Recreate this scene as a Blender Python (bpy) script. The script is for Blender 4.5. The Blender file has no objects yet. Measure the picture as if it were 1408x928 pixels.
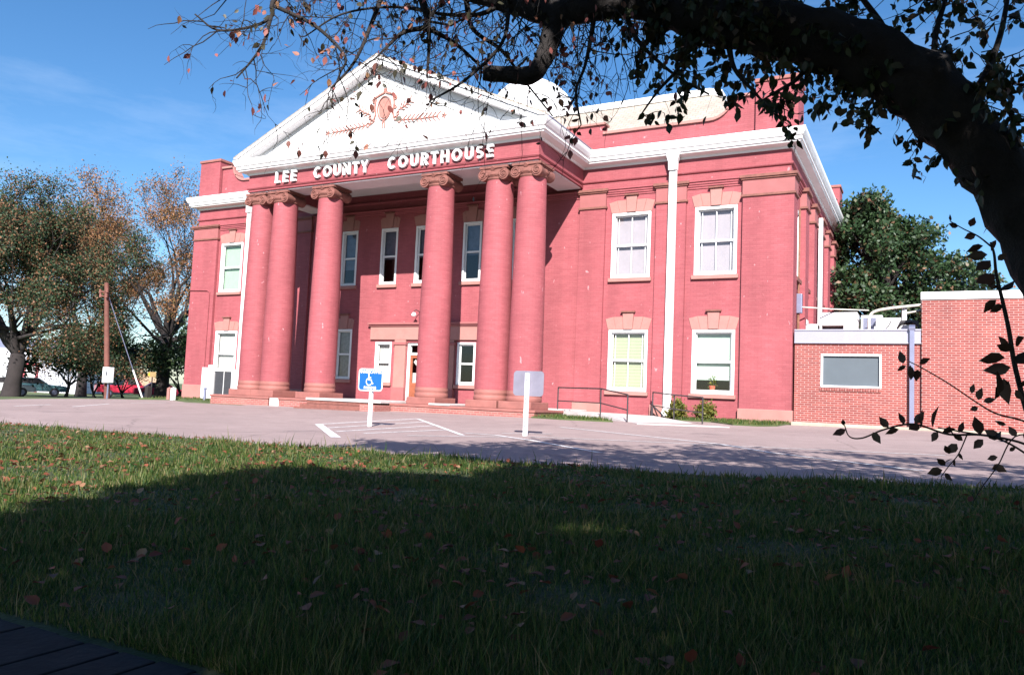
import bpy, bmesh, math, random
import numpy as np
from mathutils import Vector, Matrix

scene = bpy.context.scene
COL = scene.collection
R = math.radians

# ------------------------------------------------------------------ camera
CAM = np.array([17.3663, -25.6498, 0.5596])
CR = np.array([0.88395664, 0.4656576, 0.04223334])
CU = np.array([-0.00191071, -0.08672714, 0.99623027])
CF = np.array([-0.46756497, 0.88070506, 0.07577329])
FPX = 1071.9125                      # focal length in pixels of a 1408 px wide frame
cd = bpy.data.cameras.new('camera')
cam = bpy.data.objects.new('camera', cd)
COL.objects.link(cam)
m3 = Matrix(((CR[0], CU[0], -CF[0]), (CR[1], CU[1], -CF[1]), (CR[2], CU[2], -CF[2])))
cam.matrix_world = Matrix.Translation(Vector(CAM)) @ m3.to_4x4()
cd.sensor_width = 36.0
cd.lens = 27.407
cd.clip_start = 0.05
cd.clip_end = 3000
scene.camera = cam

# ------------------------------------------------------------------ light
SUN_DIR = Vector((0.47, -1.0, 0.76)).normalized()      # towards the sun
SUN_EL = math.asin(SUN_DIR.z)
SUN_AZ = math.atan2(SUN_DIR.x, SUN_DIR.y)
world = bpy.data.worlds.new('World')
scene.world = world
world.use_nodes = True
wn = world.node_tree
wn.nodes.clear()
wo = wn.nodes.new('ShaderNodeOutputWorld')
wb = wn.nodes.new('ShaderNodeBackground')
sk = wn.nodes.new('ShaderNodeTexSky')
sk.sky_type = 'NISHITA'
sk.sun_disc = False
sk.sun_elevation = SUN_EL
sk.sun_rotation = SUN_AZ
sk.altitude = 100
sk.air_density = 1.0
sk.dust_density = 0.6
sk.ozone_density = 4.0
wb.inputs['Strength'].default_value = 0.082
hs = wn.nodes.new('ShaderNodeHueSaturation')
hs.inputs['Saturation'].default_value = 1.2
wn.links.new(sk.outputs[0], hs.inputs['Color'])
# thin cirrus high in the sky
wtc = wn.nodes.new('ShaderNodeTexCoord'); wmp = wn.nodes.new('ShaderNodeMapping'); wmp.inputs['Scale'].default_value = (1.6, 1.6, 7.0); wmp.inputs['Rotation'].default_value = (.25, .15, .5)
wnz = wn.nodes.new('ShaderNodeTexNoise'); wnz.inputs['Scale'].default_value = 1.7; wnz.inputs['Detail'].default_value = 7; wnz.inputs['Roughness'].default_value = .62
wrp = wn.nodes.new('ShaderNodeValToRGB'); wrp.color_ramp.elements[0].position = .55; wrp.color_ramp.elements[1].position = .80
wrp.color_ramp.elements[1].color = (.11, .11, .11, 1)
wmx = wn.nodes.new('ShaderNodeMix'); wmx.data_type = 'RGBA'; wmx.inputs[7].default_value = (9.0, 9.6, 10.5, 1)
wn.links.new(wtc.outputs['Generated'], wmp.inputs[0]); wn.links.new(wmp.outputs[0], wnz.inputs['Vector'])
wn.links.new(wnz.outputs['Fac'], wrp.inputs[0]); wn.links.new(wrp.outputs[0], wmx.inputs[0])
wn.links.new(hs.outputs[0], wmx.inputs[6]); wn.links.new(wmx.outputs[2], wb.inputs['Color'])
wn.links.new(wb.outputs[0], wo.inputs['Surface'])

sl = bpy.data.lights.new('sun', 'SUN')
sl.energy = 5.0
sl.angle = R(0.5)
sl.color = (1.0, 0.955, 0.90)
sun = bpy.data.objects.new('sun', sl)
COL.objects.link(sun)
sun.rotation_euler = SUN_DIR.to_track_quat('Z', 'Y').to_euler()
sun.location = (20, -40, 40)

scene.view_settings.view_transform = 'Standard'
scene.view_settings.look = 'None'
scene.view_settings.gamma = 1.0
scene.view_settings.use_curve_mapping = False
scene.view_settings.exposure = 1.14
scene.render.engine = 'CYCLES'
scene.cycles.max_bounces = 6
scene.cycles.diffuse_bounces = 1
scene.cycles.transparent_max_bounces = 12

# ------------------------------------------------------------------ helpers
def ray(u, v):
    return CF + CR * (u - 704) / FPX - CU * (v - 464) / FPX
def at_y(u, v, y):
    q = ray(u, v); return CAM + q * ((y - CAM[1]) / q[1])
def at_x(u, v, x):
    q = ray(u, v); return CAM + q * ((x - CAM[0]) / q[0])
def at_d(u, v, d):
    return CAM + ray(u, v) * d
def project(P):
    v = np.asarray(P, float) - CAM
    z = v @ CF
    zz = np.where(z > 0.05, z, 0.05)
    return 704 + FPX * (v @ CR) / zz, 464 - FPX * (v @ CU) / zz, z
def G(x, y):
    return -.05 + .009 * np.clip(x, -40, 25) + .0153 * np.clip(y, -40, 0) + .02 * np.clip(x + 12, -25, 0)
def on_ground(u, v, h=0.0):
    q = ray(u, v); lo, hi = .4, 300.
    for _ in range(50):
        m = (lo + hi) / 2; P = CAM + q * m
        if P[2] > G(P[0], P[1]) + h: lo = m
        else: hi = m
    return CAM + q * lo
def far(u, dist, h=0.0):
    """ground point in the direction of picture column u (at the height of the far lawn), dist metres away"""
    q = ray(u, 530); q = q / math.hypot(q[0], q[1]); P = CAM + q * dist
    return (float(P[0]), float(P[1]), float(G(P[0], P[1])) + h)

def tag(o, label=None, cat=None, group=None, kind=None):
    if label: o['label'] = label
    if cat: o['category'] = cat
    if group: o['group'] = group
    if kind: o['kind'] = kind
    return o

def empty(name, loc, label, cat, group=None):
    o = bpy.data.objects.new(name, None)
    COL.objects.link(o)
    o.location = loc
    o.empty_display_size = 0.3
    return tag(o, label, cat, group)

def root_loc(p):
    l = Vector((0, 0, 0))
    while p is not None:
        l = l + p.location
        p = p.parent
    return l

def link_mesh(name, me, mat, parent=None, loc=None):
    """me is in world coordinates; the object's origin goes to its thing's base"""
    o = bpy.data.objects.new(name, me)
    COL.objects.link(o)
    if mat is not None:
        for m in (mat if isinstance(mat, (list, tuple)) else [mat]):
            me.materials.append(m)
    off = root_loc(parent) if parent is not None else Vector(loc if loc is not None else (0, 0, 0))
    if off.length > 0:
        me.transform(Matrix.Translation(-off))
    if parent is not None: o.parent = parent
    else: o.location = off
    return o

class MB:
    def __init__(s): s.v = []; s.f = []; s.uv = []
    def add(s, vs, fs, uvs=None):
        n = len(s.v)
        s.v.extend([tuple(map(float, p)) for p in vs])
        for i, f in enumerate(fs):
            s.f.append(tuple(n + k for k in f))
            s.uv.append(uvs[i] if uvs else None)
        return s
    def box(s, x0, x1, y0, y1, z0, z1):
        return s.add([(x0,y0,z0),(x1,y0,z0),(x1,y1,z0),(x0,y1,z0),(x0,y0,z1),(x1,y0,z1),(x1,y1,z1),(x0,y1,z1)],
                     [(3,2,1,0),(4,5,6,7),(0,1,5,4),(1,2,6,5),(2,3,7,6),(3,0,4,7)])
    def quad(s, a, b, c, d): return s.add([a, b, c, d], [(0,1,2,3)])
    def prism_y(s, pts, y0, y1):
        """pts (x,z) counter-clockwise seen from -y; extruded from y0 (front) to y1"""
        n = len(pts)
        vs = [(x, y0, z) for x, z in pts] + [(x, y1, z) for x, z in pts]
        fs = [tuple(range(n)), tuple(range(2*n-1, n-1, -1))]
        for i in range(n):
            j = (i+1) % n
            fs.append((j, i, n+i, n+j))
        return s.add(vs, fs)
    def prism_x(s, pts, x0, x1):
        """pts (y,z)"""
        n = len(pts)
        vs = [(x0, y, z) for y, z in pts] + [(x1, y, z) for y, z in pts]
        fs = [tuple(range(n-1,-1,-1)), tuple(range(n, 2*n))]
        for i in range(n):
            j = (i+1) % n
            fs.append((i, j, n+j, n+i))
        return s.add(vs, fs)
    def prism_z(s, pts, z0, z1):
        n = len(pts)
        vs = [(x, y, z0) for x, y in pts] + [(x, y, z1) for x, y in pts]
        fs = [tuple(range(n-1,-1,-1)), tuple(range(n, 2*n))]
        for i in range(n):
            j = (i+1) % n
            fs.append((i, j, n+j, n+i))
        return s.add(vs, fs)
    def sweep(s, path, prof, closed=False):
        """profile (out, z) swept with mitres along a horizontal path [(x,y)], z added; out is to the right of travel"""
        n = len(path); m = len(prof)
        vs = []
        for i in range(n):
            p = np.array(path[i], float)
            d0 = np.array(path[i]) - np.array(path[i-1]) if (i > 0 or closed) else None
            d1 = np.array(path[(i+1) % n]) - np.array(path[i]) if (i < n-1 or closed) else None
            if d0 is None: d0 = d1
            if d1 is None: d1 = d0
            d0 = d0 / np.linalg.norm(d0); d1 = d1 / np.linalg.norm(d1)
            n0 = np.array([d0[1], -d0[0]]); n1 = np.array([d1[1], -d1[0]])
            b = n0 + n1; b = b / (b @ n0) if abs(b @ n0) > 1e-6 else n0
            for o, z in prof:
                q = p + b * o
                vs.append((q[0], q[1], z))
        fs = []
        for i in range(n if closed else n-1):
            for k in range(m-1):
                a = i*m+k; b_ = ((i+1) % n)*m+k
                fs.append((a, b_, b_+1, a+1))
        if not closed:
            fs.append(tuple(range(m))); fs.append(tuple(range((n-1)*m+m-1, (n-1)*m-1, -1)))
        return s.add(vs, fs)
    def tube(s, pts, radii, n=8, cap=True):
        pts = [np.array(p, float) for p in pts]
        if not hasattr(radii, '__len__'): radii = [radii]*len(pts)
        vs = []; fs = []
        ref = None
        for i, p in enumerate(pts):
            t = pts[min(i+1, len(pts)-1)] - pts[max(i-1, 0)]
            t = t / (np.linalg.norm(t)+1e-9)
            if ref is None:
                ref = np.array([0,0,1.]) if abs(t[2]) < .9 else np.array([1.,0,0])
            a = ref - t*(ref@t); a = a/(np.linalg.norm(a)+1e-9); b = np.cross(t, a); ref = a
            for k in range(n):
                th = 2*math.pi*k/n
                vs.append(p + radii[i]*(a*math.cos(th)+b*math.sin(th)))
        for i in range(len(pts)-1):
            for k in range(n):
                k2 = (k+1) % n
                fs.append((i*n+k, i*n+k2, (i+1)*n+k2, (i+1)*n+k))
        if cap:
            fs.append(tuple(range(n-1,-1,-1))); e = (len(pts)-1)*n
            fs.append(tuple(range(e, e+n)))
        return s.add(vs, fs)
    def lathe(s, prof, cx, cy, n=32):
        """prof [(r,z)] bottom to top; UV unrolled in metres"""
        vs = []; fs = []; uvs = []
        rr = max(r for r, z in prof)
        for r, z in prof:
            for k in range(n):
                th = 2*math.pi*k/n
                vs.append((cx+r*math.cos(th), cy+r*math.sin(th), z))
        for i in range(len(prof)-1):
            for k in range(n):
                k2 = (k+1) % n
                fs.append((i*n+k, i*n+k2, (i+1)*n+k2, (i+1)*n+k))
                u0 = 2*math.pi*k/n*rr; u1 = 2*math.pi*(k+1)/n*rr
                uvs.append([(u0,prof[i][1]),(u1,prof[i][1]),(u1,prof[i+1][1]),(u0,prof[i+1][1])])
        fs.append(tuple(range(n-1,-1,-1))); uvs.append(None)
        e = (len(prof)-1)*n
        fs.append(tuple(range(e, e+n))); uvs.append(None)
        return s.add(vs, fs, uvs)
    def ribbon_y(s, pts, w, y0, y1):
        """stroke of width w along a polyline of (x,z), as a solid from y0 (front) to y1"""
        pts = [p for i, p in enumerate(pts) if i == 0 or math.dist(p, pts[i-1]) > 1e-6]
        L, Rr = [], []
        n = len(pts)
        for i in range(n):
            p = np.array(pts[i], float)
            d0 = np.array(pts[i]) - np.array(pts[i-1]) if i > 0 else None
            d1 = np.array(pts[i+1]) - np.array(pts[i]) if i < n-1 else None
            if d0 is None: d0 = d1
            if d1 is None: d1 = d0
            d0 = d0/np.linalg.norm(d0); d1 = d1/np.linalg.norm(d1)
            n0 = np.array([-d0[1], d0[0]]); n1 = np.array([-d1[1], d1[0]])
            b = n0+n1
            b = b/(b@n0) if abs(b@n0) > .3 else n0
            L.append(p+b*w/2); Rr.append(p-b*w/2)
        for i in range(n-1):
            s.prism_y([tuple(Rr[i]), tuple(Rr[i+1]), tuple(L[i+1]), tuple(L[i])], y0, y1)
        return s
    def build(s, name, mat, parent=None, smooth=False, bevel=0, loc=None, angle=None):
        me = bpy.data.meshes.new(name)
        me.from_pydata(s.v, [], s.f)
        me.update()
        uvl = me.uv_layers.new(name='UVMap')
        data = np.zeros((len(me.loops), 2), np.float32)
        li = 0
        for i, p in enumerate(me.polygons):
            u = s.uv[i]
            nrm = p.normal
            ax = max(range(3), key=lambda k: abs(nrm[k]))
            for k, vi in enumerate(p.vertices):
                if u is not None: data[li] = u[k]
                else:
                    c = s.v[vi]
                    data[li] = (c[0], c[2]) if ax == 1 else ((c[1], c[2]) if ax == 0 else (c[0], c[1]))
                li += 1
        uvl.data.foreach_set('uv', data.ravel())
        if smooth:
            me.polygons.foreach_set('use_smooth', [True]*len(me.polygons))
            if angle: me.set_sharp_from_angle(angle=R(angle))
        o = link_mesh(name, me, mat, parent, loc)
        if bevel:
            b = o.modifiers.new('bevel', 'BEVEL'); b.width = bevel; b.segments = 2; b.limit_method = 'ANGLE'
        return o

def np_mesh(name, V, loops, starts, totals, smooth=False):
    me = bpy.data.meshes.new(name)
    me.vertices.add(len(V)); me.vertices.foreach_set('co', np.asarray(V, np.float32).ravel())
    me.loops.add(len(loops)); me.loops.foreach_set('vertex_index', np.asarray(loops, np.int32))
    me.polygons.add(len(starts))
    me.polygons.foreach_set('loop_start', np.asarray(starts, np.int32))
    if smooth: me.polygons.foreach_set('use_smooth', np.ones(len(starts), bool))
    me.update(calc_edges=True)
    return me

def instances(name, tv, tf, M, P, smooth=False):
    """template verts tv (m,3), faces tf (list), matrices M (N,3,3), positions P (N,3) -> one mesh"""
    tv = np.asarray(tv, float); N = len(P); m = len(tv)
    V = np.einsum('nij,mj->nmi', M, tv) + P[:, None, :]
    fl = np.concatenate([np.array(f) for f in tf]); tot = np.array([len(f) for f in tf])
    st = np.concatenate([[0], np.cumsum(tot)[:-1]])
    loops = (fl[None, :] + (np.arange(N)*m)[:, None]).ravel()
    starts = (st[None, :] + (np.arange(N)*len(fl))[:, None]).ravel()
    return np_mesh(name, V.reshape(-1, 3), loops, starts, np.tile(tot, N), smooth)

def rand_rot(rng, N, tilt=None):
    """random rotation matrices; with tilt, the local z axis stays within tilt rad of up"""
    if tilt is None:
        q = rng.normal(size=(N, 4)); q /= np.linalg.norm(q, axis=1)[:, None]
        w, x, y, z = q.T
        return np.stack([np.stack([1-2*(y*y+z*z), 2*(x*y-z*w), 2*(x*z+y*w)], -1),
                         np.stack([2*(x*y+z*w), 1-2*(x*x+z*z), 2*(y*z-x*w)], -1),
                         np.stack([2*(x*z-y*w), 2*(y*z+x*w), 1-2*(x*x+y*y)], -1)], 1)
    a = rng.uniform(0, 2*np.pi, N); t = np.abs(rng.normal(0, tilt, N)); b = rng.uniform(0, 2*np.pi, N)
    ca, sa = np.cos(a), np.sin(a); z0 = np.zeros(N); o1 = np.ones(N)
    Rz = np.stack([np.stack([ca,-sa,z0],-1), np.stack([sa,ca,z0],-1), np.stack([z0,z0,o1],-1)],1)
    ct, st = np.cos(t), np.sin(t)
    Rx = np.stack([np.stack([o1,z0,z0],-1), np.stack([z0,ct,-st],-1), np.stack([z0,st,ct],-1)],1)
    cb, sb = np.cos(b), np.sin(b)
    Rb = np.stack([np.stack([cb,-sb,z0],-1), np.stack([sb,cb,z0],-1), np.stack([z0,z0,o1],-1)],1)
    return Rb @ Rx @ Rz

# ------------------------------------------------------------------ materials
def mat_new(name):
    m = bpy.data.materials.new(name); m.use_nodes = True
    nt = m.node_tree
    return m, nt, nt.nodes['Principled BSDF']

def N(nt, t, **k):
    n = nt.nodes.new(t)
    for a, b in k.items(): setattr(n, a, b)
    return n

def ramp(nt, fac, stops, interp='LINEAR'):
    r = N(nt, 'ShaderNodeValToRGB'); r.color_ramp.interpolation = interp
    el = r.color_ramp.elements
    while len(el) < len(stops): el.new(.5)
    for e, (p, c) in zip(el, stops):
        e.position = p; e.color = (*c, 1) if len(c) == 3 else c
    nt.links.new(fac, r.inputs[0])
    return r.outputs[0]

def mixc(nt, a, b, fac, mode='MIX'):
    m = N(nt, 'ShaderNodeMix', data_type='RGBA', blend_type=mode)
    for s, v in ((6, a), (7, b)):
        if isinstance(v, tuple): m.inputs[s].default_value = (*v, 1)
        else: nt.links.new(v, m.inputs[s])
    if isinstance(fac, (int, float)): m.inputs[0].default_value = fac
    else: nt.links.new(fac, m.inputs[0])
    return m.outputs[2]

def noise(nt, scale, detail=4, rough=.6, coord='Object', stretch=None):
    tc = N(nt, 'ShaderNodeTexCoord')
    n = N(nt, 'ShaderNodeTexNoise')
    n.inputs['Scale'].default_value = scale; n.inputs['Detail'].default_value = detail; n.inputs['Roughness'].default_value = rough
    src = tc.outputs[coord]
    if stretch:
        mp = N(nt, 'ShaderNodeMapping'); mp.inputs['Scale'].default_value = stretch
        nt.links.new(src, mp.inputs[0]); src = mp.outputs[0]
    nt.links.new(src, n.inputs['Vector'])
    return n.outputs['Fac']

def bump(nt, bsdf, h, strength=.3, dist=.01):
    b = N(nt, 'ShaderNodeBump'); b.inputs['Strength'].default_value = strength; b.inputs['Distance'].default_value = dist
    nt.links.new(h, b.inputs['Height']); nt.links.new(b.outputs[0], bsdf.inputs['Normal'])

def plain(name, col, rough=.6, var=.15, scale=3, metal=0, bstr=0, spec=.5, dirt=None, dirt_at=(.55,.75)):
    m, nt, b = mat_new(name)
    f = noise(nt, scale, 5)
    lo = tuple(c*(1-var) for c in col); hi = tuple(min(1, c*(1+var)) for c in col)
    c = ramp(nt, f, [(.3, lo), (.7, hi)])
    if dirt:
        f2 = noise(nt, scale*.6, 6, .7, stretch=(1, 1, .25))
        k = ramp(nt, f2, [(dirt_at[0], (0,0,0)), (dirt_at[1], (1,1,1))])
        c = mixc(nt, c, dirt, k)
    nt.links.new(c, b.inputs['Base Color'])
    b.inputs['Roughness'].default_value = rough; b.inputs['Metallic'].default_value = metal
    b.inputs['Specular IOR Level'].default_value = spec
    if bstr: bump(nt, b, noise(nt, scale*8, 3), bstr)
    return m

def brick_mat(name, c1, c2, mortar, mortar_size=.008, bw=.215, rh=.0677, var=.25, speck=None, bstr=.4, speck_at=(.70,.74)):
    m, nt, b = mat_new(name)
    tc = N(nt, 'ShaderNodeTexCoord')
    br = N(nt, 'ShaderNodeTexBrick')
    br.inputs['Scale'].default_value = 1; br.inputs['Brick Width'].default_value = bw; br.inputs['Row Height'].default_value = rh
    br.inputs['Mortar Size'].default_value = mortar_size; br.inputs['Mortar Smooth'].default_value = .3
    br.inputs['Color1'].default_value = (*c1, 1); br.inputs['Color2'].default_value = (*c2, 1); br.inputs['Mortar'].default_value = (*mortar, 1)
    nt.links.new(tc.outputs['UV'], br.inputs['Vector'])
    big = noise(nt, .5, 6, .65)
    k = ramp(nt, big, [(.3, (1-var,)*3), (.7, (1+var*.3,)*3)])
    c = mixc(nt, br.outputs['Color'], k, 1.0, 'MULTIPLY')
    st = noise(nt, 1.4, 5, .6, stretch=(1, 1, .12))
    c = mixc(nt, c, ramp(nt, st, [(.35, (.86,)*3), (.65, (1.03,)*3)]), 1.0, 'MULTIPLY')
    row = noise(nt, 1.1, 4, .75, stretch=(1, 1, 11))
    c = mixc(nt, c, ramp(nt, row, [(.32, (.90,)*3), (.66, (1.05,)*3)]), 1.0, 'MULTIPLY')
    if speck:
        sp = noise(nt, 7, 2, .5, stretch=(1, 1, .6))
        c = mixc(nt, c, speck, ramp(nt, sp, [(speck_at[0], (0,0,0)), (speck_at[1], (.6,.6,.6))]))
    nt.links.new(c, b.inputs['Base Color'])
    b.inputs['Roughness'].default_value = .75
    b.inputs['Specular IOR Level'].default_value = .3
    inv = N(nt, 'ShaderNodeMath', operation='SUBTRACT'); inv.inputs[0].default_value = 1
    nt.links.new(br.outputs['Fac'], inv.inputs[1])
    bump(nt, b, inv.outputs[0], bstr, .006)
    return m

def leaf_mat(name, stops, rough=.5, trans=.25, interp='LINEAR'):
    m, nt, b = mat_new(name)
    g = N(nt, 'ShaderNodeNewGeometry')
    c = ramp(nt, g.outputs['Random Per Island'], stops, interp)
    nt.links.new(c, b.inputs['Base Color'])
    b.inputs['Roughness'].default_value = rough
    b.inputs['Specular IOR Level'].default_value = .35
    if trans:
        tr = N(nt, 'ShaderNodeBsdfTranslucent'); nt.links.new(c, tr.inputs[0])
        mx = N(nt, 'ShaderNodeMixShader'); mx.inputs[0].default_value = trans
        nt.links.new(b.outputs[0], mx.inputs[1]); nt.links.new(tr.outputs[0], mx.inputs[2])
        nt.links.new(mx.outputs[0], nt.nodes['Material Output'].inputs['Surface'])
    return m

def glass_mat(name, tint=(.96,.98,.98), refl=.03):
    m, nt, b = mat_new(name)
    nt.nodes.remove(b)
    t = N(nt, 'ShaderNodeBsdfTransparent'); t.inputs[0].default_value = (*tint, 1)
    g = N(nt, 'ShaderNodeBsdfGlossy'); g.inputs['Roughness'].default_value = .02
    lw = N(nt, 'ShaderNodeLayerWeight'); lw.inputs[0].default_value = .5
    pw = N(nt, 'ShaderNodeMath', operation='POWER'); pw.inputs[1].default_value = 4.0
    nt.links.new(lw.outputs['Facing'], pw.inputs[0])
    a = N(nt, 'ShaderNodeMath', operation='MULTIPLY_ADD'); a.inputs[1].default_value = .85; a.inputs[2].default_value = refl+.04
    nt.links.new(pw.outputs[0], a.inputs[0])
    nz = noise(nt, 1.3, 2)
    bp = N(nt, 'ShaderNodeBump'); bp.inputs['Strength'].default_value = .05; bp.inputs['Distance'].default_value = .05
    nt.links.new(nz, bp.inputs['Height']); nt.links.new(bp.outputs[0], g.inputs['Normal'])
    mx = N(nt, 'ShaderNodeMixShader')
    nt.links.new(a.outputs[0], mx.inputs[0]); nt.links.new(t.outputs[0], mx.inputs[1]); nt.links.new(g.outputs[0], mx.inputs[2])
    nt.links.new(mx.outputs[0], nt.nodes['Material Output'].inputs['Surface'])
    return m

def slat_mat(name, c1, c2, pitch=.05):
    m, nt, b = mat_new(name)
    tc = N(nt, 'ShaderNodeTexCoord'); w = N(nt, 'ShaderNodeTexWave', wave_type='BANDS', bands_direction='Y', wave_profile='SAW')
    w.inputs['Scale'].default_value = 1/pitch*.314/2*1.0
    nt.links.new(tc.outputs['UV'], w.inputs['Vector'])
    c = ramp(nt, w.outputs['Fac'], [(0, c2), (.35, c1), (1, c1)])
    nt.links.new(c, b.inputs['Base Color']); b.inputs['Roughness'].default_value = .6
    return m

M = {}
M['paint'] = brick_mat('painted_red_brick', (.375,.100,.114), (.34,.085,.099), (.315,.078,.092), .007, speck=(.55,.3,.32), bstr=.35, var=.16, speck_at=(.71,.76))
M['annex'] = brick_mat('annex_brick', (.31,.072,.060), (.235,.050,.046), (.45,.30,.28), .008, bstr=.25, var=.12)
M['stepbrick'] = brick_mat('step_brick', (.40,.14,.12), (.33,.10,.09), (.42,.27,.24), .008, bstr=.3, var=.2)
M['terra'] = plain('terracotta', (.28,.105,.09), .75, .16, 2.5, bstr=.2)
M['terradark'] = plain('terracotta_weathered', (.20,.075,.06), .8, .25, 6, bstr=.3)
M['lintel'] = plain('painted_lintel', (.37,.17,.15), .75, .08, 3)
M['capstone'] = plain('pale_cap_stone', (.31,.10,.10), .75, .08, 3)
M['white'] = plain('white_paint', (.78,.77,.78), .5, .05, 1.5, dirt=(.55,.52,.5), dirt_at=(.6,.85))
M['stucco'] = plain('white_stucco', (.79,.78,.77), .8, .03, 2)
M['soffit'] = plain('soffit_paint', (.66,.6,.62), .7, .05, 2)
M['frame'] = plain('window_frame_paint', (.80,.79,.80), .45, .03, 2)
M['ornament'] = plain('ornament_paint', (.38,.17,.14), .7, .12, 8)
M['roof'] = None
M['glass'] = glass_mat('window_glass')
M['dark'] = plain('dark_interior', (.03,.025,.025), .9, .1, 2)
M['floorc'] = plain('pale_concrete', (.52,.47,.46), .85, .12, 2, bstr=.15, dirt=(.36,.3,.28))
M['alu'] = plain('aluminium_fascia', (.34,.33,.41), .45, .06, 1.2, metal=.25, dirt=(.5,.5,.56), dirt_at=(.5,.8))
M['galv'] = plain('galvanised_metal', (.27,.28,.40), .4, .08, 4, metal=.6)
M['iron'] = plain('dark_iron', (.035,.03,.035), .45, .2, 8)
M['hvac'] = plain('white_metal_casing', (.74,.73,.74), .45, .06, 2, dirt=(.55,.53,.52), dirt_at=(.6,.85))
M['pipe'] = plain('insulated_pipe', (.66,.60,.52), .6, .12, 5)
M['grille'] = plain('dark_grille', (.10,.10,.115), .6, .15, 12)
M['panelgrey'] = plain('grey_window_panel', (.085,.105,.125), .55, .06, 2)
M['wood'] = plain('door_wood', (.30,.09,.045), .5, .2, 4)
M['pole'] = plain('creosote_pole', (.15,.055,.042), .85, .3, 3, bstr=.3)
M['deck'] = plain('weathered_boards', (.024,.023,.027), .9, .3, 5, bstr=.4, spec=.2)
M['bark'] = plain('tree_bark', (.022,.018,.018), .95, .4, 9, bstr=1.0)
M['farbark'] = plain('far_bark', (.026,.020,.020), .95, .3, 2)
M['rust'] = plain('rusty_metal', (.22,.10,.06), .8, .3, 8)

def roof_mat():
    m, nt, b = mat_new('cream_roof_shingle')
    tc = N(nt, 'ShaderNodeTexCoord'); br = N(nt, 'ShaderNodeTexBrick')
    br.inputs['Scale'].default_value = 1; br.inputs['Brick Width'].default_value = .3; br.inputs['Row Height'].default_value = .18
    br.inputs['Mortar Size'].default_value = .014
    br.inputs['Color1'].default_value = (.40,.345,.29,1); br.inputs['Color2'].default_value = (.34,.295,.25,1); br.inputs['Mortar'].default_value = (.27,.22,.19,1)
    nt.links.new(tc.outputs['UV'], br.inputs['Vector'])
    k = ramp(nt, noise(nt, 1.2, 5), [(.3, (.82,)*3), (.7, (1.05,)*3)])
    nt.links.new(mixc(nt, br.outputs['Color'], k, 1., 'MULTIPLY'), b.inputs['Base Color'])
    b.inputs['Roughness'].default_value = .8
    bump(nt, b, br.outputs['Fac'], .4, -.01)
    return m
M['roof'] = roof_mat()

def asphalt_mat():
    m, nt, b = mat_new('worn_asphalt')
    fine = noise(nt, 90, 3, .7); mid = noise(nt, 2.2, 6, .7); big = noise(nt, .22, 5, .6)
    c = ramp(nt, big, [(.3, (.275,.200,.193)), (.7, (.355,.264,.253))])
    c = mixc(nt, c, ramp(nt, mid, [(.3, (.84,)*3), (.7, (1.08,)*3)]), 1., 'MULTIPLY')
    c = mixc(nt, c, ramp(nt, fine, [(.3, (.72,)*3), (.7, (1.22,)*3)]), 1., 'MULTIPLY')
    # cracks
    tc = N(nt, 'ShaderNodeTexCoord'); vo = N(nt, 'ShaderNodeTexVoronoi', feature='DISTANCE_TO_EDGE'); vo.inputs['Scale'].default_value = .32
    wv = N(nt, 'ShaderNodeMix', data_type='VECTOR'); wv.inputs[0].default_value = .25
    nz = N(nt, 'ShaderNodeTexNoise'); nz.inputs['Scale'].default_value = 1.6
    nt.links.new(tc.outputs['Object'], nz.inputs['Vector'])
    nt.links.new(tc.outputs['Object'], wv.inputs[4]); nt.links.new(nz.outputs['Color'], wv.inputs[5])
    nt.links.new(wv.outputs[1], vo.inputs['Vector'])
    cr = ramp(nt, vo.outputs['Distance'], [(.0, (.5,.5,.5)), (.008, (1,1,1))])
    c = mixc(nt, c, cr, .6, 'MULTIPLY')
    oil = noise(nt, .42, 5, .6)
    c = mixc(nt, c, ramp(nt, oil, [(.60, (1,1,1)), (.74, (.62,.62,.64))]), 1., 'MULTIPLY')
    nt.links.new(c, b.inputs['Base Color']); b.inputs['Roughness'].default_value = .9
    bump(nt, b, fine, .4, .006)
    return m
M['asphalt'] = asphalt_mat()

def line_mat():
    m, nt, b = mat_new('worn_white_paint')
    c = ramp(nt, noise(nt, 14, 4, .7), [(.35, (.40,.36,.37)), (.55, (.74,.72,.73))])
    nt.links.new(c, b.inputs['Base Color']); b.inputs['Roughness'].default_value = .8
    return m
M['line'] = line_mat()

def lawn_mat():
    m, nt, b = mat_new('lawn_soil')
    c = ramp(nt, noise(nt, 3.5, 6, .7), [(.3, (.022,.035,.012)), (.5, (.045,.062,.02)), (.72, (.075,.07,.032))])
    nt.links.new(c, b.inputs['Base Color']); b.inputs['Roughness'].default_value = 1
    bump(nt, b, noise(nt, 30, 4), .8, .02)
    return m
M['lawn'] = lawn_mat()
M['farlawn'] = plain('far_grass', (.075,.10,.032), 1, .35, 1.2, bstr=.6)
M['grass'] = leaf_mat('grass_blades', [(0, (.014,.048,.012)), (.32, (.045,.100,.018)), (.64, (.10,.145,.028)), (.88, (.20,.18,.065)), (1, (.27,.20,.11))], .55, .42)
M['fallen'] = leaf_mat('fallen_leaves', [(0, (.16,.045,.025)), (.4, (.26,.08,.04)), (.65, (.11,.026,.018)), (.88, (.24,.11,.06)), (.95, (.30,.19,.11)), (1, (.06,.022,.018))], .7, .15)
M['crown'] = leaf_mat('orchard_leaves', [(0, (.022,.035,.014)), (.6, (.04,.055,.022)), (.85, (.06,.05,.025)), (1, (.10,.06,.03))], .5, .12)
M['autumn'] = leaf_mat('reddish_leaves', [(0, (.05,.05,.03)), (.4, (.06,.05,.03)), (.55, (.22,.07,.06)), (.8, (.34,.11,.10)), (1, (.30,.16,.08))], .5, .25)
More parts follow.
